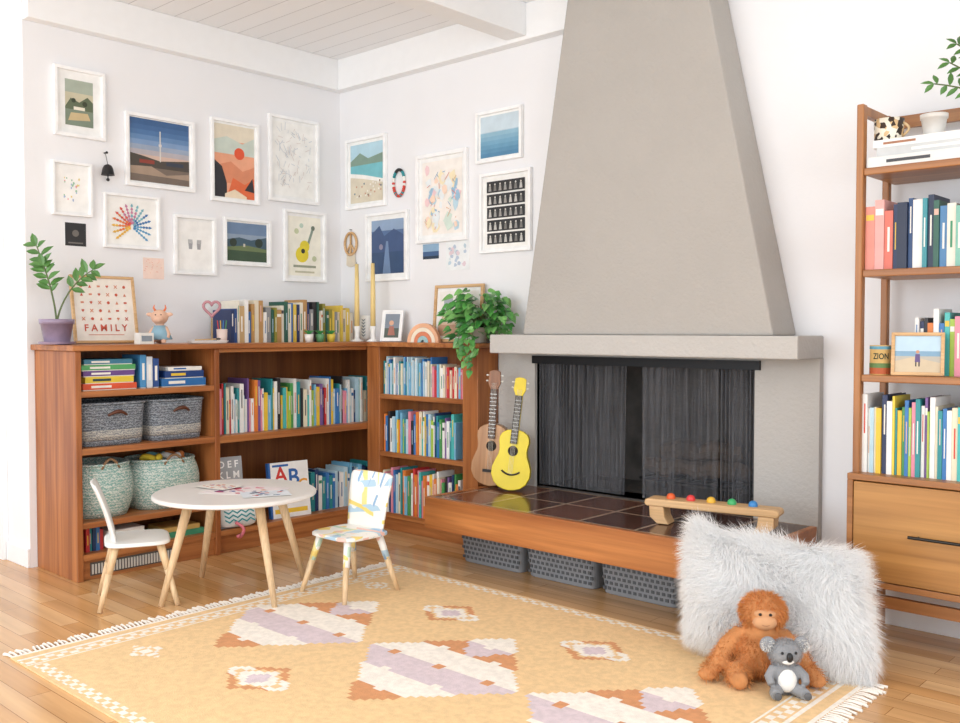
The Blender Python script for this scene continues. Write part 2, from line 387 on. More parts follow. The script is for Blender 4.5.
curtain(2.42, OX1-.2, 12, .011, 3).build('screen_curtain', MC2, fp, world=True, smooth=True)
curtain(OX1-.2, OX1-.01, 9, .013, 4).build('screen_curtain', MC, fp, world=True, smooth=True)
gr = thing('fire_grate', 'black iron grate standing inside the dark firebox', 'fire grate', (2.56, .33, OZ0))
gm = MB()
for i in range(7): gm.tube([(-.27+i*.09, -.12, .12), (-.27+i*.09, -.11, .08), (-.27+i*.09, .13, .08), (-.27+i*.09, .14, .14)], .007, 6)
gm.cyl((-.3, -.1, .072), (.3, -.1, .072), .008).cyl((-.3, .1, .072), (.3, .1, .072), .008)
gm.build('bars', C('#262424', .6, .6), gr)
for sx in (-.27, .27):
    for sy in (-.1, .1): MB().cyl((sx, sy, 0), (sx, sy, .07), .008).build('leg', C('#262424', .6, .6), gr)
for i, (x, y, z, a, l) in enumerate([(2.53, .28, .150, .12, .50), (2.61, .39, .150, -.10, .46), (2.57, .34, .240, .35, .42)]):
    n = 12; q = random.Random(i+3); pts = [(-l/2+l*k/n, .010*math.sin(k*1.1+i), .009*math.cos(k*1.3+i)) for k in range(n+1)]
    o = MB().tube(pts, [.046+q.uniform(-.008, .008)-(.012 if k in (0, n) else 0) for k in range(n+1)], 9).build('log', W_LOG, None, (x, y, OZ0+z-.01), (0, 0, a))
    tag(o, ['rough split log lying at the front of the fire grate', 'rough log lying at the back of the fire grate', 'topmost rough log lying across the other two on the grate'][i], 'log', 'logs in the firebox')
HY, HX0, HX1, HZ = -.69, 1.53, 3.36, .38
he = thing('hearth', 'long raised hearth bench with dark tile top and orange wood fascia', 'hearth', (2.5, -.35, 0))
MB().box((HX0, HY, .215), (HX1, HY+.03, HZ)).box((HX1-.03, HY+.03, .215), (HX1, -.045, HZ)).box((HX0, HY+.03, .215), (HX0+.03, -.2, HZ)).build('fascia', W_HEARTH, he, world=True, bev=.004)
MB().box((HX0+.03, HY+.03, .33), (HX1-.03, -.041, HZ-.002)).build('tile_top', tile_mat(), he, world=True)
MB().box((HX0+.1, -.11, 0), (HX1-.1, -.045, .33)).box((HX1-.3, -.5, 0), (HX1-.2, -.11, .33)).build('support', C('#4a3a30'), he, world=True)
M_BIN = C('#8a8c90', .6); M_BIN2 = C('#55575b', .6)
for i, (a, b) in enumerate([(1.545, 1.985), (2.005, 2.445), (2.465, 2.90)]):
    t = thing('storage_bin', ['grey perforated storage bin under the hearth, the one nearest the bookcase', 'grey perforated storage bin under the hearth, in the middle of three', 'grey perforated storage bin under the hearth, nearest the white pillow'][i], 'bin', ((a+b)/2, -.30, 0), 0, 'grey bins under the hearth')
    hw = (b-a)/2; m = MB()
    m.loft([(0, hw*.92, .13), (.005, hw*.93, .135), (.17, hw, .15), (.172, hw*.96, .142), (.012, hw*.9, .125)], 9, 40)
    m.build('body', M_BIN, t)
    m = MB()
    for r in range(5):
        for k in range(14):
            x = -hw*.85+k*hw*1.7/13+(r % 2)*.012; z = .03+r*.026; y = -.1365-.014*z/.17
            m.box((x-.008, y-.0012, z-.007), (x+.008, y+.004, z+.007))
    m.build('perforation', M_BIN2, t)
    m = MB(); m.loft([(.17, hw*1.015, .155), (.182, hw*1.015, .155), (.182, hw*.96, .14), (.17, hw*.96, .14)], 9, 40); m.build('rim', M_BIN, t)

# ------------------------------------------------------------------ books
ORD = 'first second third fourth fifth sixth seventh eighth ninth tenth eleventh twelfth thirteenth fourteenth fifteenth sixteenth seventeenth eighteenth nineteenth'.split()
def ordw(i):
    if i < 19: return ORD[i]
    t = (i+1)//10; u = (i+1) % 10; T = ['', '', 'twenty', 'thirty', 'forty', 'fifty', 'sixty', 'seventy', 'eighty', 'ninety'][t]
    return (T[:-1]+'ieth') if u == 0 else T+'-'+ORD[u-1]
KIDS = [('red','#c8373a'),('teal','#2f8f95'),('yellow','#e8c13b'),('navy','#27406b'),('white','#efede8'),('white','#f2f0ec'),('white','#e8e6e0'),('white','#f0f0ee'),('pink','#e58fa2'),('orange','#e0803a'),('green','#4e9a56'),('sky blue','#79b7d8'),('purple','#7a5a96'),('black','#2b2b2e'),('cream','#e9dfc4'),('lime green','#a5c34d'),('blue','#3b78b8'),('pale blue','#b7d5e2'),('turquoise','#4fb8b4')]
ADULT = [('navy','#2a3a66'),('black','#26262a'),('dark green','#2f5f50'),('cream','#e9e2d2'),('cream','#e4dac4'),('olive','#8f8a3a'),('yellow','#e3c452'),('grey','#8d8f92'),('teal','#2e7f88'),('white','#ecebe6'),('white','#f0efec'),('blue','#3f6fae'),('tan','#b98f5a')]
M_PAGE = C('#f1ecdf', .8)
def book(loc, rz, t, h, d, col, accent, label, group, title=True):
    m = MB(); c = min(.003, t*.2)
    m.box((-t/2, 0, 0), (t/2, c, h)); m.box((-t/2, c, 0), (-t/2+c, d, h)); m.box((t/2-c, c, 0), (t/2, d, h))
    o = m.build('book', C(col, .45), None, loc, (0, 0, rz)); tag(o, label, 'book', group)
    MB().box((-t/2+c, c, .003), (t/2-c, d-.004, h-.003)).build('pages', M_PAGE, o)
    if title:
        m = MB(); k = RD.random(); w = t*.13
        if k < .5: m.box((-w, -.0006, h*.3), (w, .0004, h*.72))
        elif k < .8: m.box((-w, -.0006, h*.5), (w, .0004, h*.88))
        else: m.box((-t*.42, -.0006, h*.78), (t*.42, .0004, h*.87))
        m.build('spine_title', C(accent, .5), o)
    return o
ACC = ['#f3efe6', '#e7c34a', '#c9c4b8', '#d9b0a0', '#f3efe6', '#b8cfe0']
def row(origin, rz, length, hr, tr, dr_, pal, kind, where, group, seq=None):
    x = 0; i = 0; dv = Vector((math.cos(rz), math.sin(rz), 0)); iv = Vector((-math.sin(rz), math.cos(rz), 0))
    last = None
    while True:
        t = RD.uniform(*tr)
        if x+t > length: break
        if seq and i < len(seq): cn, ch = seq[i]
        else:
            cn, ch = RD.choice(pal)
            while cn == last: cn, ch = RD.choice(pal)
        last = cn
        h = RD.uniform(*hr); d = RD.uniform(*dr_)
        p = Vector(origin)+dv*(x+t/2)+iv*RD.uniform(0, .015)
        sz = ('thin' if t < (tr[0]+tr[1])/2 else 'thick') if h < (hr[0]+hr[1])/2 else ('tall thin' if t < (tr[0]+tr[1])/2 else 'tall thick')
        ac = RD.choice(ACC)
        if cn in ('white', 'cream'): ac = RD.choice(['#4a4c52', '#d64a3c', '#3a6ea5', '#3f8f6a', '#e08a3a'])
        book(p, rz, t, h, d, ch, ac, f'{sz} {cn} {kind}, {ordw(i)} from the left {where}', group, RD.random() < .75)
        x += t+.0012; i += 1
R90 = PI/2
LY = lambda px, X=.44: on_x(px, 400, X).y
BX = lambda px, Y=-.16: on_y(px, 400, Y).x
row((.40, LY(219, .40)+.005, .66), R90, -.06-LY(219, .40), (.19, .31), (.008, .026), (.17, .23), KIDS, 'picture book', 'on long corner shelf', 'picture books on the long corner shelf',
    [('pink','#e58fa2'),('red','#c8373a'),('teal','#2f8f95'),('cream','#e9dfc4'),('red','#c8373a'),('white','#f2f0ec'),('pale blue','#b7d5e2'),('white','#efede8'),('teal','#2f8f95'),('white','#f2f0ec')])
row((.40, LY(312, .40), .13), R90, -.05-LY(312, .40), (.2, .27), (.012, .03), (.17, .23), [('blue','#3b78b8'),('navy','#27406b'),('sky blue','#79b7d8'),('white','#efede8'),('teal','#2f8f95'),('pale blue','#b7d5e2')], 'book', 'on the bottom corner shelf', 'blue books on the bottom corner shelf')
row((.61, -.165, .85), 0, BX(432)-.61, (.19, .24), (.008, .02), (.12, .14), [('sky blue','#79b7d8'),('pale blue','#b7d5e2'),('white','#f2f0ec'),('blue','#3b78b8'),('teal','#2f8f95'),('cream','#e9dfc4')], 'book', 'on top shelf beside fireplace', 'small books on the top shelf beside the fireplace')
row((BX(432)+.004, -.165, .85), 0, 1.31-BX(432)-.004, (.15, .2), (.010, .022), (.12, .14), [('red','#c8373a'),('pink','#e58fa2'),('cream','#e9dfc4'),('sky blue','#79b7d8'),('white','#f2f0ec')], 'short book', 'on right of that shelf', 'short books on the right of the top shelf beside the fireplace')
row((.61, -.165, .49), 0, BX(456)-.61, (.2, .27), (.010, .024), (.12, .14), KIDS, 'picture book', 'on centre shelf beside fireplace', 'books on the centre shelf beside the fireplace')
row((.61, -.165, .11), 0, 1.31-.61, (.22, .30), (.012, .026), (.12, .14), KIDS, 'picture book', 'on lowest shelf beside fireplace', 'books on the lowest shelf beside the fireplace')
row((.26, LY(232, .26), TOPZ), R90, -.08-LY(232, .26), (.18, .27), (.012, .036), (.14, .2), ADULT, 'hardback', 'in countertop row', 'hardbacks standing on the countertop', [('dark blue','#2a3a66'),('navy','#33518a'),('cream','#e9e2d2'),('tan','#c9a878')])

# board games
def gamebox(loc, size, rz, col, col2, label, vert=False):
    L, D, H = size
    o = MB().box((-L/2, -D/2, .004), (L/2, D/2, H)).build('game_box', C(col, .45), None, loc, (0, 0, rz), bev=.0015)
    tag(o, label, 'game box', 'board games on the upper left shelf')
    MB().box((-L/2+.002, -D/2+.002, 0), (L/2-.002, D/2-.002, .004)).build('tray', C('#e8e4da'), o)
    if vert: MB().box((-L*.2, -D/2-.0008, H*.25), (L*.2, -D/2, H*.75)).build('title', C(col2), o)
    else: MB().box((-L*.35, -D/2-.0008, H*.35), (L*.02, -D/2, H*.7)).build('title', C(col2), o)
    return o
z = .945; ya, yb = LY(84), LY(138)
for i, (c, c2, h, n) in enumerate([('#e05a35','#f3efe6',.034,'orange red'),('#e3c93f','#24404a',.035,'yellow'),('#6a4a8c','#f3efe6',.03,'purple'),('#55a765','#f3efe6',.03,'green'),('#3f7f9a','#f3efe6',.028,'blue')]):
    l = (yb-ya)*(1-.05*((i*2) % 3)); gamebox((.31, (ya+yb)/2-.002*i, z), (l, .24, h), R90, c, c2, f'{n} board game box, {ORD[i]} from bottom of left stack'); z += h
for i, (c, n) in enumerate([('#4a90c4', 'sky blue'), ('#d8dde4', 'white'), ('#2c4f8f', 'dark blue')]):
    gamebox((.33, LY(141)+.02+i*.036, .945), (.033, .2, .175-.01*i), R90, c, '#f3efe6', f'{n} board game box standing upright, {ORD[i]} from the left', True)
z = .945; ya, yb = LY(163), LY(207)
for i, (c, c2, h, n) in enumerate([('#2d6fae','#f3efe6',.045,'blue puzzle'),('#1f3f7a','#e8c13b',.04,'navy'),('#f0eee8','#2b62a8',.022,'white')]):
    l = (yb-ya)*(1-.12*i); gamebox((.33, (ya+yb)/2+.004*i, z), (l, .2, h), R90, c, c2, f'{n} game box, {ORD[i]} from bottom of right stack'); z += h

# baskets
def basket(px0, px1, zb, h, label, mat, hm, bulge=0, round_=False, grp=None, band=None):
    ya, yb = LY(px0, .42), LY(px1, .42); L = (yb-ya)/2; D = .17
    t = thing('basket', label, 'basket', (.27, (ya+yb)/2, zb), R90, grp)
    e = 2.6 if round_ else 6; m = MB()
    rg = []
    for k in range(9):
        q = k/8; s = (.86+.14*math.sin(q*PI*.85)+bulge*math.sin(q*PI)) if round_ else .92+.08*q
        rg.append((q*h, L*s, D*s))
    top = rg[-1]; out = rg[:]; rg = rg+[(h, top[1]*.93, top[2]*.93), (h*.6, top[1]*.9, top[2]*.9), (h*.15, L*.75, D*.75)]
    m.loft(rg, e, 40); m.build('body', mat, t, smooth=True)
    if band:
        a, b = out[1], out[3]; MB().loft([(z_, x_+.002, y_+.002) for z_, x_, y_ in (a, b)]+[(b[0], b[1]-.01, b[2]-.01), (a[0], a[1]-.01, a[2]-.01)], e, 40).build('band', band, t, smooth=True)
    m = MB(); pts = []
    for k in range(40):
        w_ = 2*PI*k/40; a = math.cos(w_); b = math.sin(w_)
        pts.append((top[1]*math.copysign(abs(a)**(2/e), a), top[2]*math.copysign(abs(b)**(2/e), b), h))
    m.tube(pts, .008, 6, closed=True); m.build('rim', mat, t, smooth=True)
    y = -D-.012; m = MB()
    if round_: m.tube([(x*L*.3, -top[2]*.97-.004, h+.03-.05*x*x) for x in [k/6-1 for k in range(13)]], .007, 6)
    else: m.tube([(x*L*.28, y-.012*(1-x*x), h*.72+.02*(1-x*x)) for x in [k/6-1 for k in range(13)]], [.006+.005*(1-abs(k/6-1)) for k in range(13)], 8)
    m.build('handle', hm, t, smooth=True)
    return t
WG = weave('grey_woven_seagrass', '#5f646c', '#a9afb6', 90); WT = weave('teal_woven_seagrass', '#84b3aa', '#e6ebe2', 80); WBG = weave('beige_woven_band', '#8f8f90', '#d6d0c4', 90)
LEA = C('#5a3220', .5)
basket(80, 147, .66, .215, 'dark grey woven basket with brown leather handle, left on second shelf', WG, LEA, grp='grey woven baskets', band=WBG)
basket(150, 205, .66, .215, 'dark grey woven basket with brown leather handle, right one by divider', WG, LEA, grp='grey woven baskets', band=WBG)
basket(79, 138, .29, .27, 'round teal and cream belly basket, left on third shelf', WT, C('#8a6a4a'), .08, True, 'teal belly baskets')
b4 = basket(140, 204, .29, .26, 'round teal belly basket filled with yellow and striped toys', WT, C('#8a6a4a'), .08, True, 'teal belly baskets')
yc = LY(172, .42)
for i, (dy, dx, c, n) in enumerate([(-.06, .04, '#f0cf3e', 'yellow'), (.04, .06, '#efeeea', 'white'), (.09, .0, '#e08a4a', 'orange'), (0, -.03, '#7fbcc4', 'light blue')]):
    m = MB(); m.tube([(dx*.3+.05*math.cos(k*.7), .04*math.sin(k*.9), .02*math.sin(k*1.3)) for k in range(10)], .02, 8)
    tag(m.build('cloth_toy', C(c, .9, bump=.4), None, (.27+dx*.6, yc+dy, .29+.26), smooth=True, sub=1), f'crumpled {n} cloth toy on top of the teal basket', 'toy', 'cloth toys in the teal basket')
row((.42, LY(84, .42), .13), R90, .1, (.1, .125), (.01, .02), (.15, .2), KIDS, 'small board book', 'on lowest left shelf', 'small board books on the lowest left shelf')
t = thing('toy_box', 'low white striped box on the lowest left shelf', 'box', (.33, LY(125, .42), .13), R90)
MB().box((-.1, -.09, 0), (.1, .09, .09)).build('body', C('#eceae4'), t, bev=.004)
MB().box((-.1, -.0915, .03), (.1, -.0895, .045)).build('stripe', C('#4f9a94'), t)
tag(MB().box((-.12, -.1, 0), (.12, .1, .03)).box((-.11, -.09, .03), (.1, .09, .055), 1).build('puzzle_tray', [C('#3f8f6a'), C('#c9a25a')], None, (.33, LY(182, .42), .13), (0, 0, R90)), 'flat green and wooden puzzle tray on the lowest left shelf', 'puzzle')

def panel(name, label, cat, loc, rot, w_, h_, art, back='#e9e7e2', th=.008, group=None):
    t = thing(name, label, cat, loc, rot, group)
    MB().box((-w_/2, 0, 0), (w_/2, th, h_)).build('board', C(back), t)
    art.build('face', t, (0, -.0002, h_/2)); return t
a = Art(.17, .40, '#a3a6aa')
for k, s_ in enumerate(['D E F', 'K L M', 'R S T', 'X Y Z']): a.text(s_, .5, .89-.15*k, .055, '#fbfbfa')
a.rect(.1, .08, .9, .28, '#b9babc')
panel('alphabet_board', 'grey board printed with white alphabet letters leaning in the middle bookcase', 'letter board', (.44, LY(231, .44), .131), (-.12, 0, R90-.1), .17, .40, a)
a = Art(.27, .33, '#f3f2ef'); a.rect(.0, .0, .05, 1, '#2f66ae').text('A', .30, .76, .13, '#cf3b34').text('B', .62, .70, .14, '#2f66ae').text('C', .84, .55, .10, '#e8a53a').rect(.1, .08, .92, .16, '#f0c63c').rect(.1, .92, .5, .96, '#2f66ae')
panel('alphabet_book', 'white picture book with big red and blue letters facing out', 'book', (.43, LY(291, .43), .131), (-.13, 0, R90-.1), .27, .33, a, '#2f66ae', .03)
t = thing('pattern_cushion', 'small teal and white zigzag soft toy leaning under the table', 'cushion', (.45, LY(236, .45), .185), (-.3, 0, R90-.2))
MB().loft([(-.05, .07, .008), (-.04, .10, .026), (0, .118, .042), (.04, .12, .044), (.08, .115, .034), (.105, .09, .010)], 2.6, 28).build('body', C('#e9eceb', .9), t, smooth=True)
m = MB()
for r in range(5):
    for k in range(7): x0 = -.0875+k*.025; zz = -.025+r*.025; s_ = 1 if k % 2 else -1; m.add([(x0, -.0455, zz-s_*.008), (x0+.025, -.0455, zz+s_*.008), (x0+.025, -.0455, zz+s_*.008+.009), (x0, -.0455, zz-s_*.008+.009)], [(0,1,2,3)])
m.build('zigzag', C('#2f8f95'), t)
m = MB().tube([(-.03+.03*math.sin(k*.42), -.05-.008*k, -.03-.011*k+(.012*(k-8) if k > 8 else 0)) for k in range(14)], .009, 8); m.build('tail', C('#e07a86'), t, smooth=True)

# ------------------------------------------------------------------ wall pictures
FW = C('#f8f8f8', .35); FWOOD = W_PINE
def frame_on(wall, bb, art_fn, label, bw=.022, mat=None, matw=.0, name='picture_frame', thick=.026):
    x0, y0, x1, y1 = bb; cx, cy = (x0+x1)/2, (y0+y1)/2
    if wall == 'L':
        c = on_x(cx, cy, .012); w_ = on_x(x1, cy, .012).y-on_x(x0, cy, .012).y; h_ = on_x(cx, y0, .012).z-on_x(cx, y1, .012).z
        loc = (0, c.y, c.z); rz = R90
    else:
        c = on_y(cx, cy, -.012); w_ = on_y(x1, cy, -.012).x-on_y(x0, cy, -.012).x; h_ = on_y(cx, y0, -.012).z-on_y(cx, y1, -.012).z
        loc = (c.x, 0, c.z); rz = 0
    t = thing(name, label, 'picture', loc, rz, 'gallery of framed pictures on the corner walls')
    frame_parts(t, w_, h_, art_fn, bw, mat or FW, matw, thick); return t
def frame_parts(t, w_, h_, art_fn, bw, fm, matw, thick, zc=0):
    m = MB(); a, b = w_/2, h_/2; i, j = a-bw, b-bw
    o = [(-a,-b),(a,-b),(a,b),(-a,b)]; n = [(-i,-j),(i,-j),(i,j),(-i,j)]
    for k in range(4):
        l = (k+1) % 4; q = [o[k], o[l], n[l], n[k]]
        m.prism(q, -thick, -.001)
    m.build('frame', fm, t, (0, 0, zc), bev=.002)
    mb_ = MB().box((-i, -.008, -j), (i, -.003, j)).build('mat_board', C('#f3f3f1'), t, (0, 0, zc))
    art = art_fn(2*(i-matw), 2*(j-matw)); art.build('print', mb_, (0, -.0085, 0), .35)
def art_land(w_, h_):
    a = Art(w_, h_, '#c9c3a8'); a.rect(0, .72, 1, 1, '#a9b3a4').poly([(0,.4),(.2,.6),(.5,.52),(.8,.66),(1,.55),(1,.3),(0,.3)], '#5f6b52').rect(0, 0, 1, .35, '#7c8a78')
    a.poly([(.1,.1),(.9,.15),(.8,.3),(.2,.28)], '#c9b48a').rect(.3, .35, .7, .42, '#e9e3d2').disc(.3, .55, .08, '#39422f').disc(.7, .5, .09, '#39422f'); return a
def art_city(w_, h_):
    a = Art(w_, h_, '#5f7fa6')
    for k, c in enumerate(['#d0b4a4', '#b4aeb4', '#98a6bc', '#7d9ac0', '#6488b4', '#4f76a6', '#44699a', '#3c608f']): a.rect(0, .36+k*.08, 1, .46+k*.08, c)
    a.poly([(0,.45),(.2,.42),(.5,.36),(1,.42),(1,.2),(0,.2)], '#4e4740').rect(0, 0, 1, .24, '#77695e').rect(.49, .35, .51, .85, '#d6d2cc').rect(.475, .6, .525, .64, '#d6d2cc')
    a.poly([(0,.24),(.35,.26),(.6,.14),(1,.2),(1,.1),(0,.12)], '#a58f7c').rect(.15, .3, .4, .36, '#8f3f34').rect(.6, .3, .9, .36, '#3b4150'); return a
def art_sun(w_, h_):
    a = Art(w_, h_, '#e9a583'); a.rect(0, .78, 1, 1, '#e3d9c4').poly([(0,.78),(.3,.84),(.7,.76),(1,.86),(1,.6),(0,.6)], '#c9d3c8')
    a.disc(.62, .62, .13, '#e2562f').poly([(0,.42),(.4,.5),(.7,.38),(1,.46),(1,.2),(0,.2)], '#d98a66').poly([(0,.5),(.18,.42),(.3,.2),(.3,0),(0,0)], '#28262c')
    a.poly([(.3,.0),(.45,.28),(.75,.2),(1,.3),(1,0)], '#df6a3c').poly([(.25,.05),(.5,.12),(.8,.03),(.8,0),(.25,0)], '#f0dcc0').poly([(.75,.12),(.95,.3),(1,.1)], '#28262c'); return a
def art_sketch(cols, n, bg='#f5f4f0', seed=1, t=.012):
    def f(w_, h_):
        q = random.Random(seed); a = Art(w_, h_, bg)
        for k in range(n):
            u, v = q.uniform(.1, .9), q.uniform(.1, .9); an = q.uniform(0, PI); l = q.uniform(.04, .12)
            a.line(u, v, u+l*math.cos(an), v+l*math.sin(an), t, q.choice(cols))
        return a
    return f
def art_blob(cols, n, bg='#f5f4f0', seed=1, rr=(.05, .12), box=(.15, .85)):
    def f(w_, h_):
        q = random.Random(seed); a = Art(w_, h_, bg)
        for k in range(n):
            u, v = q.uniform(*box), q.uniform(*box); r = q.uniform(*rr); m_ = q.randint(4, 7); o = q.uniform(0, 6)
            a.poly([(u+r*q.uniform(.6, 1.2)*math.cos(o+2*PI*i/m_), v+r*q.uniform(.6, 1.2)*math.sin(o+2*PI*i/m_)) for i in range(m_)], q.choice(cols))
        return a
    return f
def art_leaf(w_, h_):
    a = Art(w_, h_, '#f7f6f2'); q = random.Random(4); cs = ['#5fa0c9', '#3f78b0', '#7fb8c4', '#c77fa0', '#d5554a', '#e2803f', '#e8b84a']
    for k in range(15):
        for j in range(1, 7):
            an = PI*(-.2)+PI*1.4*k/14; r = .065*j; u = .5+r*math.cos(an)*.95; v = .4+r*1.15*math.sin(an)
            d = .06; c = cs[max(0, min(6, int(k/15*7+q.uniform(-.5, .7))))]
            a.poly([(u-d*math.sin(an)*.5, v+d*math.cos(an)*.5), (u+d*math.cos(an), v+d*math.sin(an)), (u+d*math.sin(an)*.5, v-d*math.cos(an)*.5), (u-d*.5*math.cos(an), v-d*.5*math.sin(an))], c)
    return a
def art_hands(w_, h_):
    a = Art(w_, h_, '#f6f5f2')
    for s_ in (-1, 1):
        u = .5+s_*.13; a.poly([(u-.05, .42), (u+.05, .42), (u+.065, .54), (u-.065, .54)], '#a5a5a8')
        for k in range(4): a.poly([(u-.065+k*.035, .54), (u-.04+k*.035, .54), (u-.04+k*.035+s_*.01, .62), (u-.065+k*.035+s_*.01, .62)], '#a5a5a8')
    return a
def art_field(w_, h_):
    a = Art(w_, h_, '#8fa0b4'); a.rect(0, .7, 1, 1, '#6d86a6').poly([(0,.55),(.3,.62),(.6,.56),(1,.66),(1,.3),(0,.3)], '#3f5a6a').rect(0, 0, 1, .36, '#39503a').poly([(0,.36),(.5,.42),(1,.34),(1,.26),(0,.28)], '#6a7a52').rect(.4, .38, .45, .46, '#c9c4b4').disc(.8, .5, .1, '#26352c').disc(.15, .48, .09, '#26352c'); return a
def art_guitar(w_, h_):
    a = Art(w_, h_, '#f4f1e2'); a.line(.5, .35, .75, .8, .07, '#8a9a8c').disc(.42, .36, .2, '#e6d23a').disc(.5, .5, .15, '#e6d23a').disc(.45, .42, .06, '#3a3a34').disc(.76, .82, .06, '#6f7a6a').rect(.15, .14, .85, .18, '#9aa08a').disc(.25, .75, .07, '#c9cfa8').disc(.4, .85, .06, '#bcd0c0').rect(.2, .05, .8, .08, '#c9c4a8').disc(.8, .3, .07, '#c9cfa8'); return a
def art_beach(w_, h_):
    a = Art(w_, h_, '#7fc0c9'); a.rect(0, .7, 1, 1, '#b4d6e4').poly([(0,.72),(.3,.85),(.55,.74),(1,.8),(1,.6),(0,.6)], '#7f9a8c').rect(0, .35, 1, .64, '#74bcc6').poly([(0,.45),(.4,.4),(1,.3),(1,0),(0,0)], '#dcd2bc').poly([(0,.52),(.4,.47),(1,.36),(1,.3),(.4,.4),(0,.45)], '#f2f1ec')
    q = random.Random(2)
    for k in range(26): a.disc(q.uniform(.05, .95), q.uniform(.05, .35), .022, q.choice(['#8a6f5f', '#5f7a8a', '#efeae0', '#c99a7f']), 7)
    return a
def art_map(w_, h_):
    a = art_blob(['#f6d9c4', '#bcd8e6', '#f0cfd2', '#d6e6da', '#f6e8c4', '#9cc0da', '#e8eef0', '#f4ece4'], 44, '#f5efe8', 9, (.05, .12), (.1, .9))(w_, h_)
    q = random.Random(31)
    for k in range(26): u, v = q.uniform(.1, .85), q.uniform(.1, .85); a.line(u, v, u+q.uniform(-.12, .12), v+q.uniform(-.1, .1), .012, q.choice(['#d98a7a', '#7fa6c4', '#e0b084']))
    return a
def art_sea(w_, h_):
    a = Art(w_, h_, '#b9cfdc'); a.rect(0, .62, 1, 1, '#c9dae4')
    for k, c in enumerate(['#4f84a8', '#5a8fb0', '#6699b8', '#72a3c0', '#80adc6', '#8fb8cc']): a.rect(0, k*.1, 1, .1+k*.1, c)
    return a
def art_bluephoto(w_, h_):
    a = Art(w_, h_, '#54709a'); a.rect(0, .8, 1, 1, '#8fa6c4').poly([(0,.75),(.25,.9),(.4,.7),(.7,.82),(1,.7),(1,.4),(0,.4)], '#3f5680').rect(0, 0, 1, .4, '#344e74').poly([(.35,0),(.6,0),(.52,.6),(.46,.6)], '#6f8ab0').disc(.3, .5, .06, '#8f8aa0'); return a
def art_grid(w_, h_):
    a = Art(w_, h_, '#f3f2ee'); q = random.Random(8)
    for r in range(5):
        a.rect(.06, .05+r*.185, .94, .05+r*.185+.16, '#2c2c2e')
        for k in range(7):
            u = .1+k*.12; v = .07+r*.185; a.poly([(u, v), (u+.07, v), (u+.055, v+.08), (u+.015, v+.08)], q.choice(['#c4c2bd', '#9a9894', '#7a7874'])); a.disc(u+.035, v+.095, .018, '#d4d1ca', 8)
    return a
frame_on('L', (54, 69, 105, 138), art_land, 'white frame with wide mat around a small green landscape print', .018, matw=.045)
frame_on('L', (126, 117, 195, 189), art_city, 'landscape white frame with blue dusk photo of a tower', .02, matw=.012)
frame_on('L', (211, 121, 259, 203), art_sun, 'white frame with orange sun and black rock poster', .018, matw=.012)
frame_on('L', (269, 118, 319, 203), art_sketch(['#d6dade', '#c9d0d8', '#e0d6d2'], 90, seed=3), 'white frame with faint pale pencil map, next to the corner', .02, matw=.02)
frame_on('L', (52, 162, 92, 216), art_blob(['#e8a0a0', '#9cc4a8', '#e8d07a', '#a8b8d8'], 22, '#f7f6f3', 5, (.02, .045), (.25, .75)), 'small white frame with delicate floral drawing', .014, matw=.01)
frame_on('L', (104, 195, 160, 249), art_leaf, 'white frame with fan of yellow, red and blue leaves', .014, matw=.01)
frame_on('L', (174, 216, 216, 275), art_hands, 'white frame with two small grey hand prints', .018, matw=.015)
frame_on('L', (224, 219, 271, 266), art_field, 'white frame with dark green field and hills photo', .018, matw=.01)
frame_on('L', (284, 211, 326, 282), art_guitar, 'white frame with yellow guitar illustration', .02, matw=.02)
frame_on('B', (346, 137, 386, 208), art_beach, 'white frame with turquoise beach photo', .02, matw=.02)
frame_on('B', (416, 152, 467, 242), art_map, 'large white frame with pastel watercolour map', .024, matw=.025)
frame_on('B', (476, 109, 522, 161), art_sea, 'white frame with calm blue sea horizon', .018, matw=.012)
frame_on('B', (366, 212, 408, 281), art_bluephoto, 'white frame with dark blue mountain photo', .018, matw=.03)
frame_on('B', (480, 171, 531, 252), art_grid, 'white frame with rows of black and white film strip photos', .018, matw=.012)
def card(wall, bb, art_fn, label):
    x0, y0, x1, y1 = bb; cx, cy = (x0+x1)/2, (y0+y1)/2
    if wall == 'L': c = on_x(cx, cy, .002); w_ = on_x(x1, cy, 0).y-on_x(x0, cy, 0).y; h_ = on_x(cx, y0, 0).z-on_x(cx, y1, 0).z; loc = (0, c.y, c.z); rz = R90
    else: c = on_y(cx, cy, -.002); w_ = on_y(x1, cy, 0).x-on_y(x0, cy, 0).x; h_ = on_y(cx, y0, 0).z-on_y(cx, y1, 0).z; loc = (c.x, 0, c.z); rz = 0
    t = thing('art_card', label, 'card', loc, rz, 'small unframed cards on the corner walls')
    MB().box((-w_/2, -.003, -h_/2), (w_/2, -.0005, h_/2)).build('card', C('#f2f0ec'), t); art_fn(w_, h_).build('print', t, (0, -.0033, 0)); return t
def art_black(w_, h_): a = Art(w_, h_, '#2a2a2c'); a.disc(.5, .55, .16, '#6f6a64'); a.rect(.15, .1, .85, .16, '#6d6a66'); return a
card('L', (65, 223, 86, 246), art_black, 'tiny black square print near the plant')
card('L', (143, 258, 164, 279), art_sketch(['#f3c0a8', '#e8a890'], 20, '#f6dccf', 6, .02), 'tiny pink card under the leaf picture')
def art_bl(w_, h_): a = Art(w_, h_, '#3f5f8a'); a.rect(0, .5, 1, 1, '#8fb0cc').rect(0, 0, 1, .2, '#22344a'); return a
card('B', (423, 244, 439, 259), art_bl, 'tiny blue photo card under the watercolour map')
card('B', (446, 240, 469, 270), art_blob(['#bcd0dc', '#d8e2e6', '#b8c6d8', '#e2cfd6'], 24, '#eef1f2', 12, (.05, .1)), 'pale blue patterned card above the leaning landscape frame')
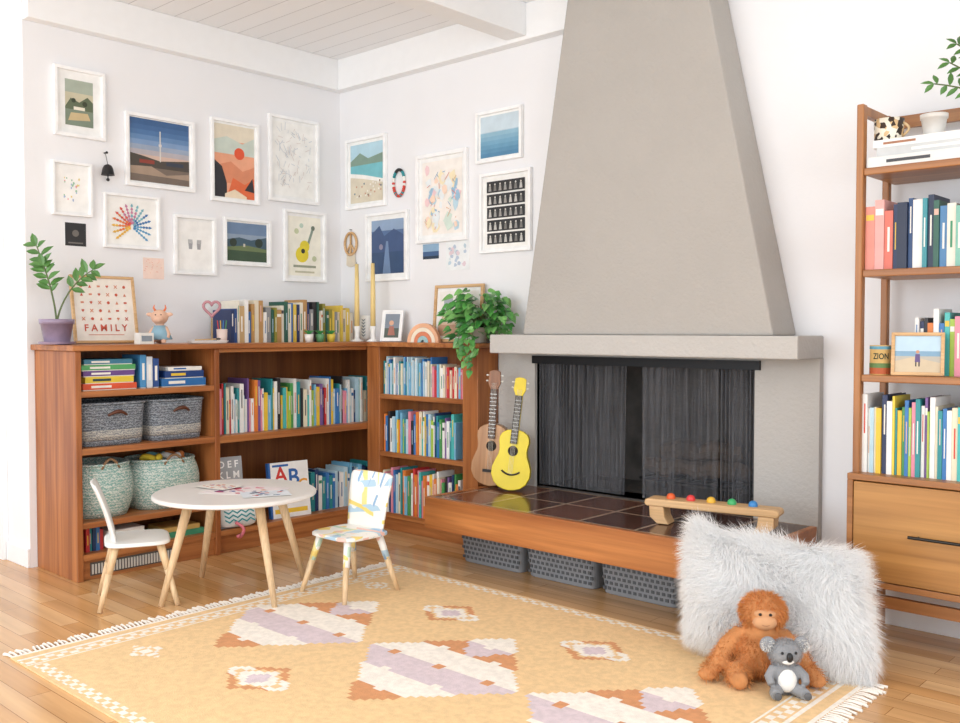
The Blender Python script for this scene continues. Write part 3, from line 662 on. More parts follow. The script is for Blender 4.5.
# bell hanging
p = on_x(107, 168, .03)
t = thing('wall_bell', 'small black hanging bell on a cord beside the landscape frames', 'bell', (0, p.y, p.z), R90)
MB().lathe([(.004, .02), (.02, .012), (.028, -.005), (.034, -.035), (.036, -.04), (.03, -.04), (.01, -.03)], 18, (0, -.04, 0)).build('bell', C('#2a2a2c', .4, .4), t, smooth=True)
MB().cyl((0, -.04, .015), (0, -.012, .085), .0015).build('cord', C('#3a3532'), t)
MB().cyl((0, .002, .085), (0, -.03, .085), .004).ell((0, -.03, .085), .007).build('hook', C('#2a2a2c'), t)
MB().cyl((0, -.04, -.035), (0, -.04, -.06), .003).ell((0, -.04, -.065), .009).build('clapper', C('#2a2a2c'), t)
# bead ring
p = on_y(400, 183, 0); s = depth(p)/F
t = thing('bead_necklace', 'oval beaded ring in white, red, teal and black hanging on wall', 'wall ornament', (p.x, 0, p.z))
cs = [C(h) for h in ('#f0eee8', '#d2483c', '#2f8f95', '#26262a')]; q = [MB() for _ in cs]
for k in range(36):
    w_ = 2*PI*k/36; sn = math.sin(w_); cn = math.cos(w_)
    ci = 3 if sn > .85 else (2 if sn > .45 else (1 if k % 3 == 0 else (0 if sn > -.3 else (2 if k % 2 else 1))))
    q[ci].ell((s*8*cn, -.010, s*13*sn), .010, 8, 6)
for nm, mm, mt in zip(('white_beads', 'red_beads', 'teal_beads', 'black_beads'), q, cs): mm.build(nm, mt, t, smooth=True)
MB().cyl((0, .002, s*13+.005), (0, -.02, s*13+.005), .003).build('nail', C('#777777', .4, 1), t)
# wooden peace sign
p = on_y(352, 244, 0); s = depth(p)/F
t = thing('peace_ornament', 'pale wooden peace sign with cream fringe hanging by the room corner', 'wall ornament', (p.x, 0, p.z))
m = MB(); m.tube([(s*9*math.cos(2*PI*k/30), -.012, s*11*math.sin(2*PI*k/30)) for k in range(30)], .009, 6, closed=True)
for an in (PI/2, PI*1.25, -PI/4, -PI/2): m.cyl((0, -.012, 0), (s*9*math.cos(an), -.012, s*11*math.sin(an)), .007, n=6)
m.build('ring', W_PINE, t, smooth=True)
m = MB()
for k in range(14): x = (-.5+k/13)*s*12; m.cyl((x, -.010, -s*10), (x*1.1, -.010, -s*(20+3*math.cos(x*30))), .003, n=5)
m.build('fringe', C('#e2d8c6', .9), t)
MB().cyl((0, .002, s*14), (0, -.02, s*14), .003).cyl((0, -.010, s*11), (0, -.010, s*14), .0015).build('nail', C('#888888', .4, 1), t)

# ------------------------------------------------------------------ things on the countertop
def TL(px, X=.24): return Vector((X, on_x(px, 335, X).y, TOPZ))
def TB(px, Y=-.09): return Vector((on_y(px, 335, Y).x, Y, TOPZ))
def leaf(m, p, d, up, L, W, mi=0, heart=False):
    p = Vector(p); d = Vector(d).normalized(); s_ = d.cross(Vector(up))
    if s_.length < 1e-4: s_ = Vector((1, 0, 0))
    s_.normalize(); n = s_.cross(d).normalized()
    prof = [(0, .0), (-.08, .28), (.1, .5), (.35, .46), (.65, .28), (1, 0)] if heart else [(0, 0), (.2, .32), (.45, .5), (.7, .38), (1, 0)]
    k = len(prof); vs = [p+d*L*a+n*(-.12*L*a*a) for a, b in prof]
    vs += [p+d*L*a+s_*W*b+n*(.18*W*b*2-.12*L*a*a) for a, b in prof]+[p+d*L*a-s_*W*b+n*(.18*W*b*2-.12*L*a*a) for a, b in prof]
    fs = []
    for i in range(k-1): fs += [(i, i+1, k+i+1, k+i), (i+1, i, 2*k+i, 2*k+i+1)]
    m.add(vs, fs, mi)
LEAF2 = C('#4f7d3a', .4, var=.3, scale=6); STEM = C('#5a6a3f', .6); SOIL = C('#3b2b20', .95)
def pot(t, r, h, mat, soil=True):
    o = MB().lathe([(r*.7, 0), (r*.74, .004), (r*.97, h*.8), (r*1.04, h*.8), (r*1.06, h), (r*.94, h), (r*.9, h*.85), (r*.7, h*.5)], 28).build('pot', mat, t, smooth=True)
    if soil: MB().lathe([(r*.5, h*.7), (r*.92, h*.86)], 24).build('soil', SOIL, o)
def zzplant(t, h0, stems, seed, L=.05, W=.028, k0=5):
    q = random.Random(seed); ms = MB(); ml = MB()
    for (ax, ay, ht, cv) in stems:
        pts = [Vector((ax*(k/10)**1.6, ay*(k/10)**1.6, h0+ht*(k/10)-cv*(k/10)**3)) for k in range(11)]
        ms.tube(pts, [.0055-.0003*k for k in range(11)], 7)
        for k in range(k0, 11):
            tg = (pts[k]-pts[k-1]).normalized(); sd = tg.cross(Vector((.68, -.73, .1))).normalized()
            for sg in (-1, 1): leaf(ml, pts[k]-tg*(.01 if sg > 0 else 0), sd*sg+tg*.5+Vector((q.uniform(-.3,.3), q.uniform(-.3,.3), q.uniform(-.2,.3))), (.5, -.6, .6), L*q.uniform(.8, 1.2), W)
        leaf(ml, pts[-1], pts[-1]-pts[-2], (.5, -.6, .6), L, W)
    ms.build('stem', STEM, t, smooth=True); ml.build('foliage', LEAF2, t)
p = TL(57, .24)
t = thing('potted_plant', 'leafy plant with long bare stems in a purple glazed pot', 'plant', p)
pot(t, .08, .13, C('#94849c', .3, var=.12)); MB().lathe([(.06, 0), (.085, .004), (.09, .016), (.07, .012)], 24).build('saucer', C('#94849c', .3, var=.12), t)
zzplant(t, .1, [(-.06, -.07, .40, .0), (.13, .13, .34, .06), (-.03, -.05, .30, .0)], 3, .07, .036, 6)
# family frame
p = TL(101, .05); t = thing('leaning_frame', 'pale wood frame with red icons and family lettering leaning on wall', 'picture', (.115, p.y, TOPZ), (-.16, 0, R90))
def art_family(w_, h_):
    a = Art(w_, h_, '#f4ede3'); red = '#c9573f'
    for r in range(5):
        for k in range(6):
            u = .14+k*.145; v = .87-r*.13; s_ = .026; c = red if (r+k) % 2 else '#d98a6a'; ty = (r*6+k) % 5
            if ty == 0: a.disc(u, v, s_, c, 10)
            elif ty == 1: a.poly([(u-s_, v-s_), (u+s_, v-s_), (u, v+s_)], c)
            elif ty == 2: a.rect(u-s_, v-s_*.5, u+s_, v+s_*.6, c)
            elif ty == 3: a.poly([(u, v-s_), (u+s_, v+s_*.3), (u+s_*.5, v+s_), (u, v+s_*.5), (u-s_*.5, v+s_), (u-s_, v+s_*.3)], c)
            else: a.line(u-s_, v-s_, u+s_, v+s_, .014, c).line(u-s_, v+s_, u+s_, v-s_, .014, c)
    a.text('F A M I L Y', .5, .2, .052, red); a.rect(.2, .09, .8, .1, '#d98a6a'); return a
frame_parts(t, .36, .37, art_family, .014, FWOOD, .0, .02, .187)
# plush calf
p = TL(160, .3)
t = thing('plush_toy', 'small sitting plush calf with orange horns and blue dress', 'soft toy', p, R90-.7)
m = MB(); m.ell((0, 0, .055), (.045, .038, .055)).ell((0, -.005, .145), (.046, .04, .042)).ell((0, -.038, .133), (.028, .022, .02)).ell((-.052, -.005, .16), (.022, .009, .012)).ell((.052, -.005, .16), (.022, .009, .012))
m.tube([(-.03, 0, .09), (-.05, -.02, .05), (-.045, -.035, .03)], .012).tube([(.03, 0, .09), (.05, -.02, .05), (.045, -.035, .03)], .012)
m.tube([(-.02, -.01, .03), (-.03, -.05, .014), (-.03, -.07, .014)], .014).tube([(.02, -.01, .03), (.03, -.05, .014), (.03, -.07, .014)], .014)
m.build('body', C('#dcb299', .9, bump=.3), t, remesh=.005)
MB().lathe([(.03, .1), (.05, .06), (.066, .025), (.062, .023), (.03, .05)], 20).build('dress', C('#8fb3c4', .9), t, smooth=True)
for s_ in (-1, 1):
    MB().tube([(s_*.022, 0, .178), (s_*.032, 0, .195), (s_*.028, 0, .212)], [.007, .005, .002], 8).build('horn', C('#e0784a'), t, smooth=True)
    MB().ell((s_*.014, -.039, .157), .004).build('eye', C('#1d1a18', .2), t)
tag(MB().box((-.04, -.03, 0), (.04, .03, .06)).box((-.03, -.032, .015), (.03, -.029, .045), 1).build('toy_block', [C('#e9e6df'), C('#8a949c')], None, TL(144, .36), (0, 0, R90), bev=.003), 'small white box with grey print beside the plush calf', 'box')
# heart on stand
p = TL(212, .3); t = thing('heart_ornament', 'beaded pink heart ornament on a thin stand', 'ornament', p, R90-.5)
m = MB(); m.tube([(.046*math.sin(w_)**3*1.0, 0, .2+.003*(13*math.cos(w_)-5*math.cos(2*w_)-2*math.cos(3*w_)-math.cos(4*w_))) for w_ in [2*PI*k/30 for k in range(30)]], .009, 6, closed=True)
m.build('heart', C('#b9848c'), t, smooth=True)
MB().cyl((0, 0, .008), (0, 0, .155), .003).build('rod', C('#b08a4a', .3, 1), t); MB().lathe([(.03, 0), (.032, .006), (.01, .01)], 20).build('base', C('#b08a4a', .4, .8), t)
p = TL(208, .38); t = thing('trinket_tray', 'long white ceramic tray with a brush at the counter edge', 'tray', p, R90)
MB().loft([(0, .1, .03), (.003, .11, .035), (.016, .12, .04), (.016, .115, .036), (.006, .1, .03)], 5, 30).build('tray', C('#f1efeb', .3), t)
MB().cyl((-.08, 0, .02), (.06, .01, .024), .004).build('brush_handle', W_PINE, t); MB().ell((.07, .01, .025), (.018, .008, .006)).build('brush_head', C('#3a332e'), t)
t = thing('pencil_cup', 'small pale pink cup holding pencils in front of hardbacks', 'cup', TL(222, .3))
MB().lathe([(.026, 0), (.028, .003), (.031, .08), (.028, .08), (.025, .01)], 22).build('cup', C('#e6cfc6', .5), t, smooth=True)
for k, c in enumerate(['#d6453a', '#e8c13b', '#3a78b5', '#4e9a56']): MB().cyl((.008*(k-1.5), .004*k-.006, .006), (.016*(k-1.5), .01*k-.015, .13), .003, n=6).build('pencil', C(c), t)
for k, (px, c, n) in enumerate([(309, '#e9e6e0', 'white'), (320, '#5f9a6a', 'green'), (331, '#d9c04a', 'yellow')]):
    p = TL(px, .43); t = thing('small_pot', f'tiny {n} pot with a green succulent before the hardbacks', 'plant pot', p, 0, 'tiny succulent pots')
    MB().lathe([(.02, 0), (.026, .03), (.027, .05), (.023, .05), (.02, .02)], 18).build('pot', C(c, .4), t, smooth=True)
    m = MB()
    for j in range(9): w_ = j*.7; leaf(m, (0, 0, .04), (math.cos(w_), math.sin(w_), 1.2), (0, 0, 1), .05, .016)
    m.build('foliage', C('#3f9a52', .4, var=.2), t)
for k, px in enumerate((357, 373)):
    p = TB(px, -.15+.02*k); t = thing('candle', ['tall cream taper candle in a white holder, nearer the corner', 'tall cream taper candle in a white holder, nearer the fireplace'][k], 'candle', p, 0, 'pair of tall taper candles')
    MB().lathe([(.04, 0), (.042, .006), (.016, .02), (.016, .06), (.024, .1), (.019, .1), (.016, .07)], 18).build('holder', C('#f2f0ec', .4), t, smooth=True)
    o = MB().tube([(0, 0, .07), (.001, 0, .3), (0, 0, .5)], [.017, .016, .012], 12).build('taper', C('#ecd08c', .5), t, smooth=True)
    MB().cyl((0, 0, .5), (0, 0, .512), .0015, n=6).build('wick', C('#4a4038'), o)
p = TB(366, -.05); t = thing('vase', 'white vase with grey leaf pattern between the taper candles', 'vase', p)
MB().lathe([(.03, 0), (.04, .04), (.045, .09), (.035, .14), (.028, .17), (.024, .17), (.03, .1)], 24).build('body', C('#f3f2ee', .35), t, smooth=True)
m = MB()
for j in range(6):
    for s_ in (-1, 1):
        z0 = .03+j*.02; m.add([(0, -.047, z0), (s_*.012, -.046, z0+.012), (s_*.014, -.046, z0+.02), (0, -.047, z0+.01)], [(0,1,2,3)])
m.build('leaf_pattern', C('#8c979c'), t, rot=(0, 0, .5))
p = TB(397, -.06); t = thing('leaning_frame', 'small white frame with portrait photo leaning beside the candles', 'picture', (p.x, -.11, TOPZ), (-.2, 0, .35))
def art_port(w_, h_): a = Art(w_, h_, '#7f8a96'); a.rect(0, 0, 1, .4, '#4f5a52').disc(.45, .62, .16, '#d9a88a').poly([(.25,.1),(.75,.1),(.62,.48),(.32,.48)], '#a86a5a'); return a
frame_parts(t, .15, .2, art_port, .012, FW, .012, .014, .102)
p = TB(424, -.14); t = thing('wooden_rainbow', 'stacked wooden rainbow toy in soft orange and cream', 'toy', p, .35)
for k, (r, h) in enumerate([(.105, '#e9b08a'), (.082, '#f0e2cc'), (.059, '#d9805a'), (.036, '#9cc0c4')]):
    n = 18; pl = [(r*math.cos(PI*i/n), r*1.1*math.sin(PI*i/n)) for i in range(n+1)]; r2 = r-.022; pl2 = [(r2*math.cos(PI*i/n), r2*1.1*math.sin(PI*i/n)) for i in range(n+1)]
    m = MB()
    for i in range(n): m.prism([pl2[i], pl[i], pl[i+1], pl2[i+1]], -.018, .018)
    m.build('arch', C(h, .6), t)
p = TB(461, -.02); t = thing('leaning_frame', 'wooden frame with room photo leaning behind the trailing plant', 'picture', (p.x, -.05, TOPZ), (-.08, 0, 0))
def art_room(w_, h_): a = Art(w_, h_, '#efece6'); a.rect(0, 0, 1, .3, '#c09a80').rect(.08, .25, .5, .5, '#d9bfa6').rect(.55, .2, .9, .42, '#b08a76').rect(.12, .6, .35, .85, '#a9b0b8').rect(0, .3, 1, .34, '#e0dacf'); return a
frame_parts(t, .40, .345, art_room, .018, W_PINE, .02, .02, .174)
# pothos
p = TB(480, -.10); t = thing('trailing_plant', 'bushy green trailing plant spilling over the counter end beside fireplace', 'plant', p)
pot(t, .05, .09, C('#cfcac0', .4))
m = MB(); sm = MB(); q = random.Random(21)
for k in range(230):
    th = q.uniform(0, 2*PI); ph = q.uniform(-1.0, 1.1); r = q.uniform(.07, .215)
    c = Vector((r*math.cos(th)*math.cos(ph)*1.25+.03, r*math.sin(th)*math.cos(ph)*.55-.05, .15+r*math.sin(ph)*.85))
    if c.y > .06: c.y = .05
    if c.z < .04: c.z = .035; c.y = min(c.y, -.06); c.x -= .04
    dd = Vector((math.cos(th), math.sin(th)*.7-.4, q.uniform(-.9, .2)))
    leaf(m, c, dd, (.5, -.5, 1), q.uniform(.045, .07), q.uniform(.038, .055), q.randint(0, 2), True)
    if k % 4 == 0: sm.tube([(0, 0, .1), (c*.6+Vector((0, 0, .08))), c], .002, 5)
for vn in range(4):
    x = -.04+vn*.035; pts = [Vector((x*.6, -.04, .12)), Vector((x+.01, -.135, .10)), Vector((x+.02, -.16, .0)), Vector((x+.03+.01*vn, -.155, -.04-.03*(vn % 3))), Vector((x+.03, -.15, -.07-.05*(vn % 3)))]
    sm.tube(pts, .0025, 5)
    for i in range(len(pts)-1):
        for f in (.2, .8):
            c = pts[i].lerp(pts[i+1], f); leaf(m, c, (q.uniform(-.8, .8), -.5, q.uniform(-1, -.1)), (.4, -1, .4), q.uniform(.04, .06), .04, q.randint(0, 2), True)
m.build('foliage', [C('#3a7a36', .35, var=.25, scale=8), C('#4f9344', .35, var=.25, scale=8), C('#74ad5e', .35, var=.25, scale=8)], t); sm.build('stem', STEM, t)

# ------------------------------------------------------------------ table & chairs
TC = (1.19, -1.61)
t = thing('kids_table', 'low round white children\'s table with splayed beech legs', 'table', (*TC, 0))
MB().lathe([(.37, .463), (.38, .468), (.38, .479), (.372, .485)], 56).build('tabletop', C('#ece7e2', .35, var=.01), t, smooth=False, bev=.002)
MB().box((-.2, -.02, .44), (.2, .02, .463)).box((-.02, -.2, .44), (.02, .2, .463)).build('apron', C('#e9e4de'), t)
for k in range(4):
    an = YAW+PI/4+k*PI/2-.06; c_, s_ = math.cos(an), math.sin(an)
    MB().tube([(c_*.37, s_*.37, .002), (c_*.23, s_*.23, .462)], [.013, .023], 14).build('leg', W_BEECH, t, smooth=True)
WHITEP = C('#f2f1ee', .4, var=.01)
PATCH = stripe_mat('pastel_brushstroke_paint')
def kchair(label, loc, face, seat_m, leg_mats, backh, bw, lean):
    rz = math.atan2(face[1], face[0])+PI/2     # local -y is front
    t = thing('kids_chair', label, 'chair', loc, rz, 'children\'s chairs at the round table')
    MB().loft([(.278, .145, .135), (.282, .152, .142), (.293, .152, .142), (.297, .146, .136)], 4.5, 40).build('seat', seat_m, t, smooth=False)
    def fn(u, v):
        x = (u-.5)*2; wd = bw+.025*v-.008*max(0, v-.9)/.1*abs(x)**4
        return (x*wd, .108+lean*(v*.6+v*v*.4)-.014*abs(x)**2, .292+backh*v-.008*(v > .98)*abs(x)**8)
    MB().sheet(fn, 14, 12).build('backrest', seat_m, t, solid=.011, smooth=True)
    for sx in (-1, 1):
        for sy in (-1, 1):
            m = MB(); a = Vector((sx*.10, sy*.095, .279)); b = Vector((sx*.16, sy*.165, .002)); c = a.lerp(b, .42)
            m.tube([a, c], [.018, .0155], 12, 0); m.tube([c, b], [.0155, .011], 12, 1)
            m.build('leg', leg_mats, t, smooth=True)
    return t
kchair('plain white children\'s chair with beech legs, left of round table', (.975, -1.995, 0), (.465, .971), WHITEP, [W_BEECH, W_BEECH], .27, .10, .085)
kchair('children\'s chair painted with pastel strokes on white, right of round table', (1.60, -1.25, 0), (.0, -1.0), PATCH, [PATCH, W_BEECH], .27, .125, .05)
for k, (dx, dy, w_, h_, rz, n, c, cs_) in enumerate([(.03, .04, .36, .24, .5, 'open sheet of pink and blue doodles', '#f0e6e6', ['#d64a6c', '#3a6ea5', '#7a5a96', '#e08a3a', '#c9375a', '#f3f0ea', '#e58fa2']),
        (.19, .04, .22, .15, 1.1, 'small blue and red painted card', '#e3e8ee', ['#3a6ea5', '#d64a3c', '#27406b', '#e9edf0']), (-.14, .0, .2, .14, .2, 'orange and cream scribbled paper', '#f3efe6', ['#e08a6a', '#d9a0a8', '#b8a0c4'])]):
    a = art_blob(cs_, 26, c, 30+k, (.03, .08), (.1, .9))(w_, h_)
    tt = thing('drawing', f'{n} lying on the round table', 'drawing', (TC[0]+dx, TC[1]+dy, .4852+k*.003), rz, 'drawings on the round table')
    MB().box((-w_/2, .0, -h_/2), (w_/2, .0008, h_/2)).build('paper', C('#f1efe9'), tt, (0, 0, .0009), (-PI/2, 0, 0))
    o = a.build('marks', tt, (0, 0, .0009)); o.rotation_euler = (-PI/2, 0, 0)

# ------------------------------------------------------------------ ukuleles
def ukulele(loc, rot, S, body_m, neck_m, label, dark_m, smile):
    t = thing('ukulele', label, 'ukulele', loc, rot)
    hp = [(0,0),(.004,.03),(.015,.062),(.04,.09),(.08,.107),(.12,.106),(.16,.092),(.19,.079),(.215,.075),(.24,.078),(.265,.083),(.29,.08),(.31,.068),(.325,.045),(.332,.015)]
    pl = [(w_*S, z*S) for z, w_ in hp]+[(-w_*S, z*S) for z, w_ in hp[::-1][:-1]]
    MB().prism(pl, -.03*S, .03*S).build('body', body_m, t, bev=.004)
    MB().box((-.02*S, -.036*S, .3*S), (.02*S, -.012*S, .52*S)).build('neck', neck_m, t, bev=.003)
    fbd = MB().box((-.019*S, -.041*S, .255*S), (.019*S, -.036*S, .518*S)).build('fretboard', dark_m, t)
    f = MB()
    for k in range(12): f.box((-.018*S, -.0418*S, (.27+k*.02)*S), (.018*S, -.041*S, (.2715+k*.02)*S))
    f.build('fret', C('#d8d8d4', .3, .8), fbd)
    hd = MB().prism([(-.02*S, .518*S), (.02*S, .518*S), (.034*S, .55*S), (.03*S, .61*S), (.012*S, .618*S), (-.012*S, .618*S), (-.03*S, .61*S), (-.034*S, .55*S)], -.04*S, -.026*S).build('headstock', neck_m, t, bev=.002)
    for sx in (-1, 1):
        for zz in (.56, .59): MB().cyl((sx*.03*S, -.033*S, zz*S), (sx*.040*S, -.033*S, zz*S), .003*S, n=8).ell((sx*.042*S, -.033*S, zz*S), (.006*S, .003*S, .005*S), 10, 6).build('tuning_peg', C('#d8d6cc', .3), hd)
    M = Matrix.Translation((0, -.0305*S, .215*S)) @ Matrix.Rotation(PI/2, 4, 'X')
    MB().lathe([(.001, 0), (.028*S, 0), (.028*S, .001), (.001, .001)], 24, M=M).build('sound_hole', C('#2a211a', .8), t)
    if smile: m = MB().tube([(x*.05*S, -.032*S, (.085+.02*x*x)*S) for x in [k/6-1 for k in range(13)]], .005*S, 8)
    else: m = MB().box((-.04*S, -.037*S, .075*S), (.04*S, -.03*S, .09*S))
    m.build('bridge', C('#2b2320', .5), t)
    st = MB()
    for k in range(4): x = (-.0105+k*.007)*S; st.cyl((x, -.0435*S, .09*S), (x, -.043*S, .55*S), .0006, n=4)
    st.build('string', C('#f4f2ea', .3), t)
    return t
ukulele((1.745, -.26, HZ+.004), Euler((-.10, .10, .55)), .99, C('#e9d22e', .3, var=.03), C('#e6cb22', .3, var=.03), 'bright yellow ukulele with smiling bridge standing on the hearth', C('#3a332c', .5), True)
ukulele((1.578, -.225, HZ+.006), Euler((-.03, .05, .45)), 1.04, W_UKE, wood('mahogany_neck', '#7d5236', '#a06c46', 2), 'natural wood ukulele behind the yellow one at bookcase end', C('#4a2f22', .5), False)

# ------------------------------------------------------------------ pounding toy on hearth
t = thing('pounding_bench', 'long pale wood toy bench with coloured balls standing on the hearth', 'toy', (3.03, -.38, HZ), .2)
MB().prism([(-.29, .078), (.29, .078), (.30, .09), (.295, .108), (.28, .112), (-.28, .112), (-.295, .108), (-.30, .09)], -.05, .05).build('bench_top', W_PINE, t, bev=.006)
for sx in (-1, 1): MB().prism([(sx*.185, 0), (sx*.24, 0), (sx*.275, .03), (sx*.278, .078), (sx*.21, .078), (sx*.205, .035)], -.045, .045).build('leg', W_PINE, t, bev=.005)
for k, c in enumerate(['#e2622f', '#e23f3f', '#e8b53a', '#3fae6a', '#3a86c8']):
    MB().ell((-.19+k*.092, 0, .117), .020).build('ball', C(c, .35), t, smooth=True)

# ------------------------------------------------------------------ rug
RX0, RX1, RY0, RY1 = 1.36, 3.86, -2.71, -.76
cols = ['#edca98', '#f6eee3', '#dccbd0', '#d8996a']
bigs = [(1.83, -1.70), (2.63, -1.68), (3.42, -1.66)]
smalls = [(2.2, -1.18), (2.95, -1.15), (2.24, -2.2), (3.05, -2.2)]
tiny = [(1.68, -2.33), (1.62, -1.1)]
def rugcol(x, y):
    ex = min(x-RX0, RX1-x); ey = min(y-RY0, RY1-y)
    if ex < .015: return 1
    if .06 < ex < .072 or .14 < ex < .152: return 1
    if .08 < ex < .13: return 1 if (int((y+9)/.028)+int(ex/.028)) % 2 else 0
    if ex >= .155 and .02 < ey < .07: return 1 if (int((x+9)/.03)+int(ey/.025)) % 2 else 0
    for bx, by in bigs:
        st = .022
        dx = (math.floor((x-bx)/st)+.5)*st; dy = (math.floor((y-by)/st)+.5)*st
        u = dx/.25; v = dy/.29
        if abs(u)+abs(v) < 1.5:
            # nine stepped diamonds, each split into a far and a near triangle of one solid tint
            A = u+v+1.5; B = u-v+1.5; i = min(2, int(A)); j = min(2, int(B)); fu = A-i; fv = B-j
            r = i-j+2                                        # row 0..4, near to far
            far = (fu-fv) > 0
            if abs(fu-.5)+abs(fv-.5) < .16: return 1 if r != 2 else 3
            return [(1, 3), (2, 1), (1, 2), (3, 1), (1, 2)][r][0 if far else 1]
    for bx, by in smalls:
        dx, dy = abs(x-bx), abs(y-by); qx = int(dx/.016)*.016; qy = int(dy/.016)*.016
        v = qx/.16+qy/.115
        if v < .28: return 2
        if v < .6: return 1
        if v < .72: return 0
        if v < 1: return 1 if dy < .045 else 3
    for bx, by in tiny:
        dx, dy = abs(x-bx), abs(y-by)
        if dx/.1+dy/.07 < 1 and (int(dx/.02)+int(dy/.02)) % 2 == 0: return 1
    return 0
nx, ny = 300, 234; m = MB()
m.v = [(RX0+(RX1-RX0)*i/nx, RY0+(RY1-RY0)*j/ny, .009) for j in range(ny+1) for i in range(nx+1)]
for j in range(ny):
    for i in range(nx):
        a = j*(nx+1)+i; m.f.append((a, a+1, a+nx+2, a+nx+1)); m.m.append(rugcol(RX0+(RX1-RX0)*(i+.5)/nx, RY0+(RY1-RY0)*(j+.5)/ny))
m.box((RX0, RY0, .001), (RX1, RY1, .0085), 0)
rug = m.build('rug', [C(c, .95, var=.07, scale=40, bump=.3, bscale=250) for c in cols])
tag(rug, 'large pale peach flatweave rug with cream, lilac and rust stepped diamonds', 'rug')
q = random.Random(3)
for (X, sg) in ((RX0, -1), (RX1, 1)):
    m = MB()
    for k in range(110):
        y = RY0+.008+k*(RY1-RY0-.016)/109; dy = q.uniform(-.014, .014); L = q.uniform(.05, .075)
        m.tube([(X, y, .006), (X+sg*L*.5, y+dy*.4, .008), (X+sg*L, y+dy, .004)], [.0035, .0045, .006], 5)
    m.build('fringe', C('#f3ece2', .95), rug)

# ------------------------------------------------------------------ fur helper
def fur(m, pts, L, wd, q, droop=.4, rnd=.5):
    for p, n in pts:
        d = (n+Vector((q.uniform(-rnd, rnd), q.uniform(-rnd, rnd), q.uniform(-rnd, rnd)-droop))).normalized()
        l = L*q.uniform(.6, 1.2); s_ = d.cross(Vector((q.uniform(-1, 1), q.uniform(-1, 1), q.uniform(-1, 1)))).normalized()*wd
        mid = p+d*l*.55; tip = mid+(d+Vector((q.uniform(-.3, .3), q.uniform(-.3, .3), -.5*droop))).normalized()*l*.5
        m.add([p-s_, p+s_, mid+s_*.7, mid-s_*.7, tip], [(0,1,2,3), (3,2,4)])
def ell_pts(c, r, N, q):
    out = []
    for _ in range(N):
        v = Vector((q.gauss(0, 1), q.gauss(0, 1), q.gauss(0, 1))).normalized()
        out.append((Vector((v.x*r[0], v.y*r[1], v.z*r[2]))+Vector(c), Vector((v.x/r[0], v.y/r[1], v.z/r[2])).normalized()))
    return out
# pillow
pil = thing('fur_pillow', 'large shaggy white faux fur pillow leaning against the hearth', 'pillow', (3.525, -.80, .262), (-.20, .03, .24))
PW, PH = .33, .225
def psurf(u, v, s_):
    k = max(0, (1-abs(u)**3.2))*max(0, (1-abs(v)**3.2)); th = (.095-.025*v)*k**.5
    rc = 1-.09*(u*u*v*v)**1.5                                # rounded corners
    pin = 1-.05*(1-abs(v)**2)*abs(u)**2; pin2 = 1-.06*(1-abs(u)**2)*abs(v)**2
    return Vector((u*PW*pin*rc*(1-.05*v)-.03*v, s_*th, v*PH*pin2*rc-.015*u-(.018*(1-u*u) if v > 0 else 0)*v))
m = MB(); m.sheet(lambda a, b: psurf(a*2-1, b*2-1, -1), 24, 20); m.sheet(lambda a, b: psurf(1-a*2, b*2-1, 1), 24, 20)
m.build('cushion', C('#fbfbfb', .95), pil, smooth=True)
q = random.Random(5); pts = []
for _ in range(30000):
    u, v = q.uniform(-1, 1), q.uniform(-1, 1)
    if q.random() < .25: (u, v) = (q.choice((-1, 1))*q.uniform(.93, 1), v) if q.random() < .5 else (u, q.choice((-1, 1))*q.uniform(.93, 1))
    p = psurf(u, v, -1); n = Vector((u*abs(u)*1.2+.6*math.sin(v*5+u*3), -.62+.4*max(abs(u), abs(v))**4, v*abs(v)*.8+.5*math.sin(u*7+v*2))).normalized(); pts.append((p, n))
m = MB(); fur(m, pts, .072, .0011, q, .5, .45); m.build('fur', hair_mat('white_fur', '#ffffff', .01, 20, .5), pil)

# plush ape
ORG = C('#c48552', .95, var=.10, scale=30); ORF = hair_mat('ginger_fur', '#d6955c', .15, 20, .35)
mk = thing('plush_toy', 'shaggy orange plush ape sitting against the white fur pillow', 'soft toy', (3.555, -.985, .01), YAW-.15)
mk.scale = (1.02, .94, .96)
m = MB(); m.ell((0, 0, .10), (.098, .082, .10)).ell((.004, -.026, .254), (.074, .066, .070)).ell((.004, -.068, .234), (.044, .032, .032)).ell((0, -.014, .18), (.066, .058, .045))
arms = [[(-.06, 0, .165), (-.115, -.02, .12), (-.15, -.045, .06), (-.185, -.07, .028)], [(.06, 0, .165), (.115, -.02, .12), (.145, -.05, .06), (.175, -.085, .028)]]
legs = [[(-.04, -.02, .045), (-.09, -.08, .042), (-.085, -.13, .032)], [(.04, -.02, .045), (.09, -.08, .042), (.10, -.13, .032)]]
for a in arms: m.tube(a, [.037, .034, .031, .028], 12)
for a in legs: m.tube(a, [.045, .040, .034], 12)
m.ell(arms[0][-1], (.033, .036, .022)).ell(arms[1][-1], (.033, .036, .022)).ell((-.085, -.145, .034), (.030, .024, .032)).ell((.10, -.145, .034), (.030, .024, .032))
m.build('body', ORG, mk, remesh=.006)
q = random.Random(7); pts = ell_pts((0, 0, .10), (.098, .082, .10), 4200, q)
pts += [(p, n) for p, n in ell_pts((.004, -.026, .254), (.074, .066, .070), 3200, q) if not (n.y < -.5 and abs(p.x-.004) < .040 and p.z < .278)]
for A, rr in [(a, .032) for a in arms]+[(a, .037) for a in legs]:
    for i in range(len(A)-1):
        for _ in range(520):
            f = q.random(); c = Vector(A[i]).lerp(Vector(A[i+1]), f); n = Vector((q.gauss(0,1), q.gauss(0,1), q.gauss(0,1))).normalized(); pts.append((c+n*rr, n))
pts = [(p, n) for p, n in pts if p.z > .012]
m = MB(); fur(m, pts, .019, .0011, q, .5, .35); m.build('fur', ORF, mk)
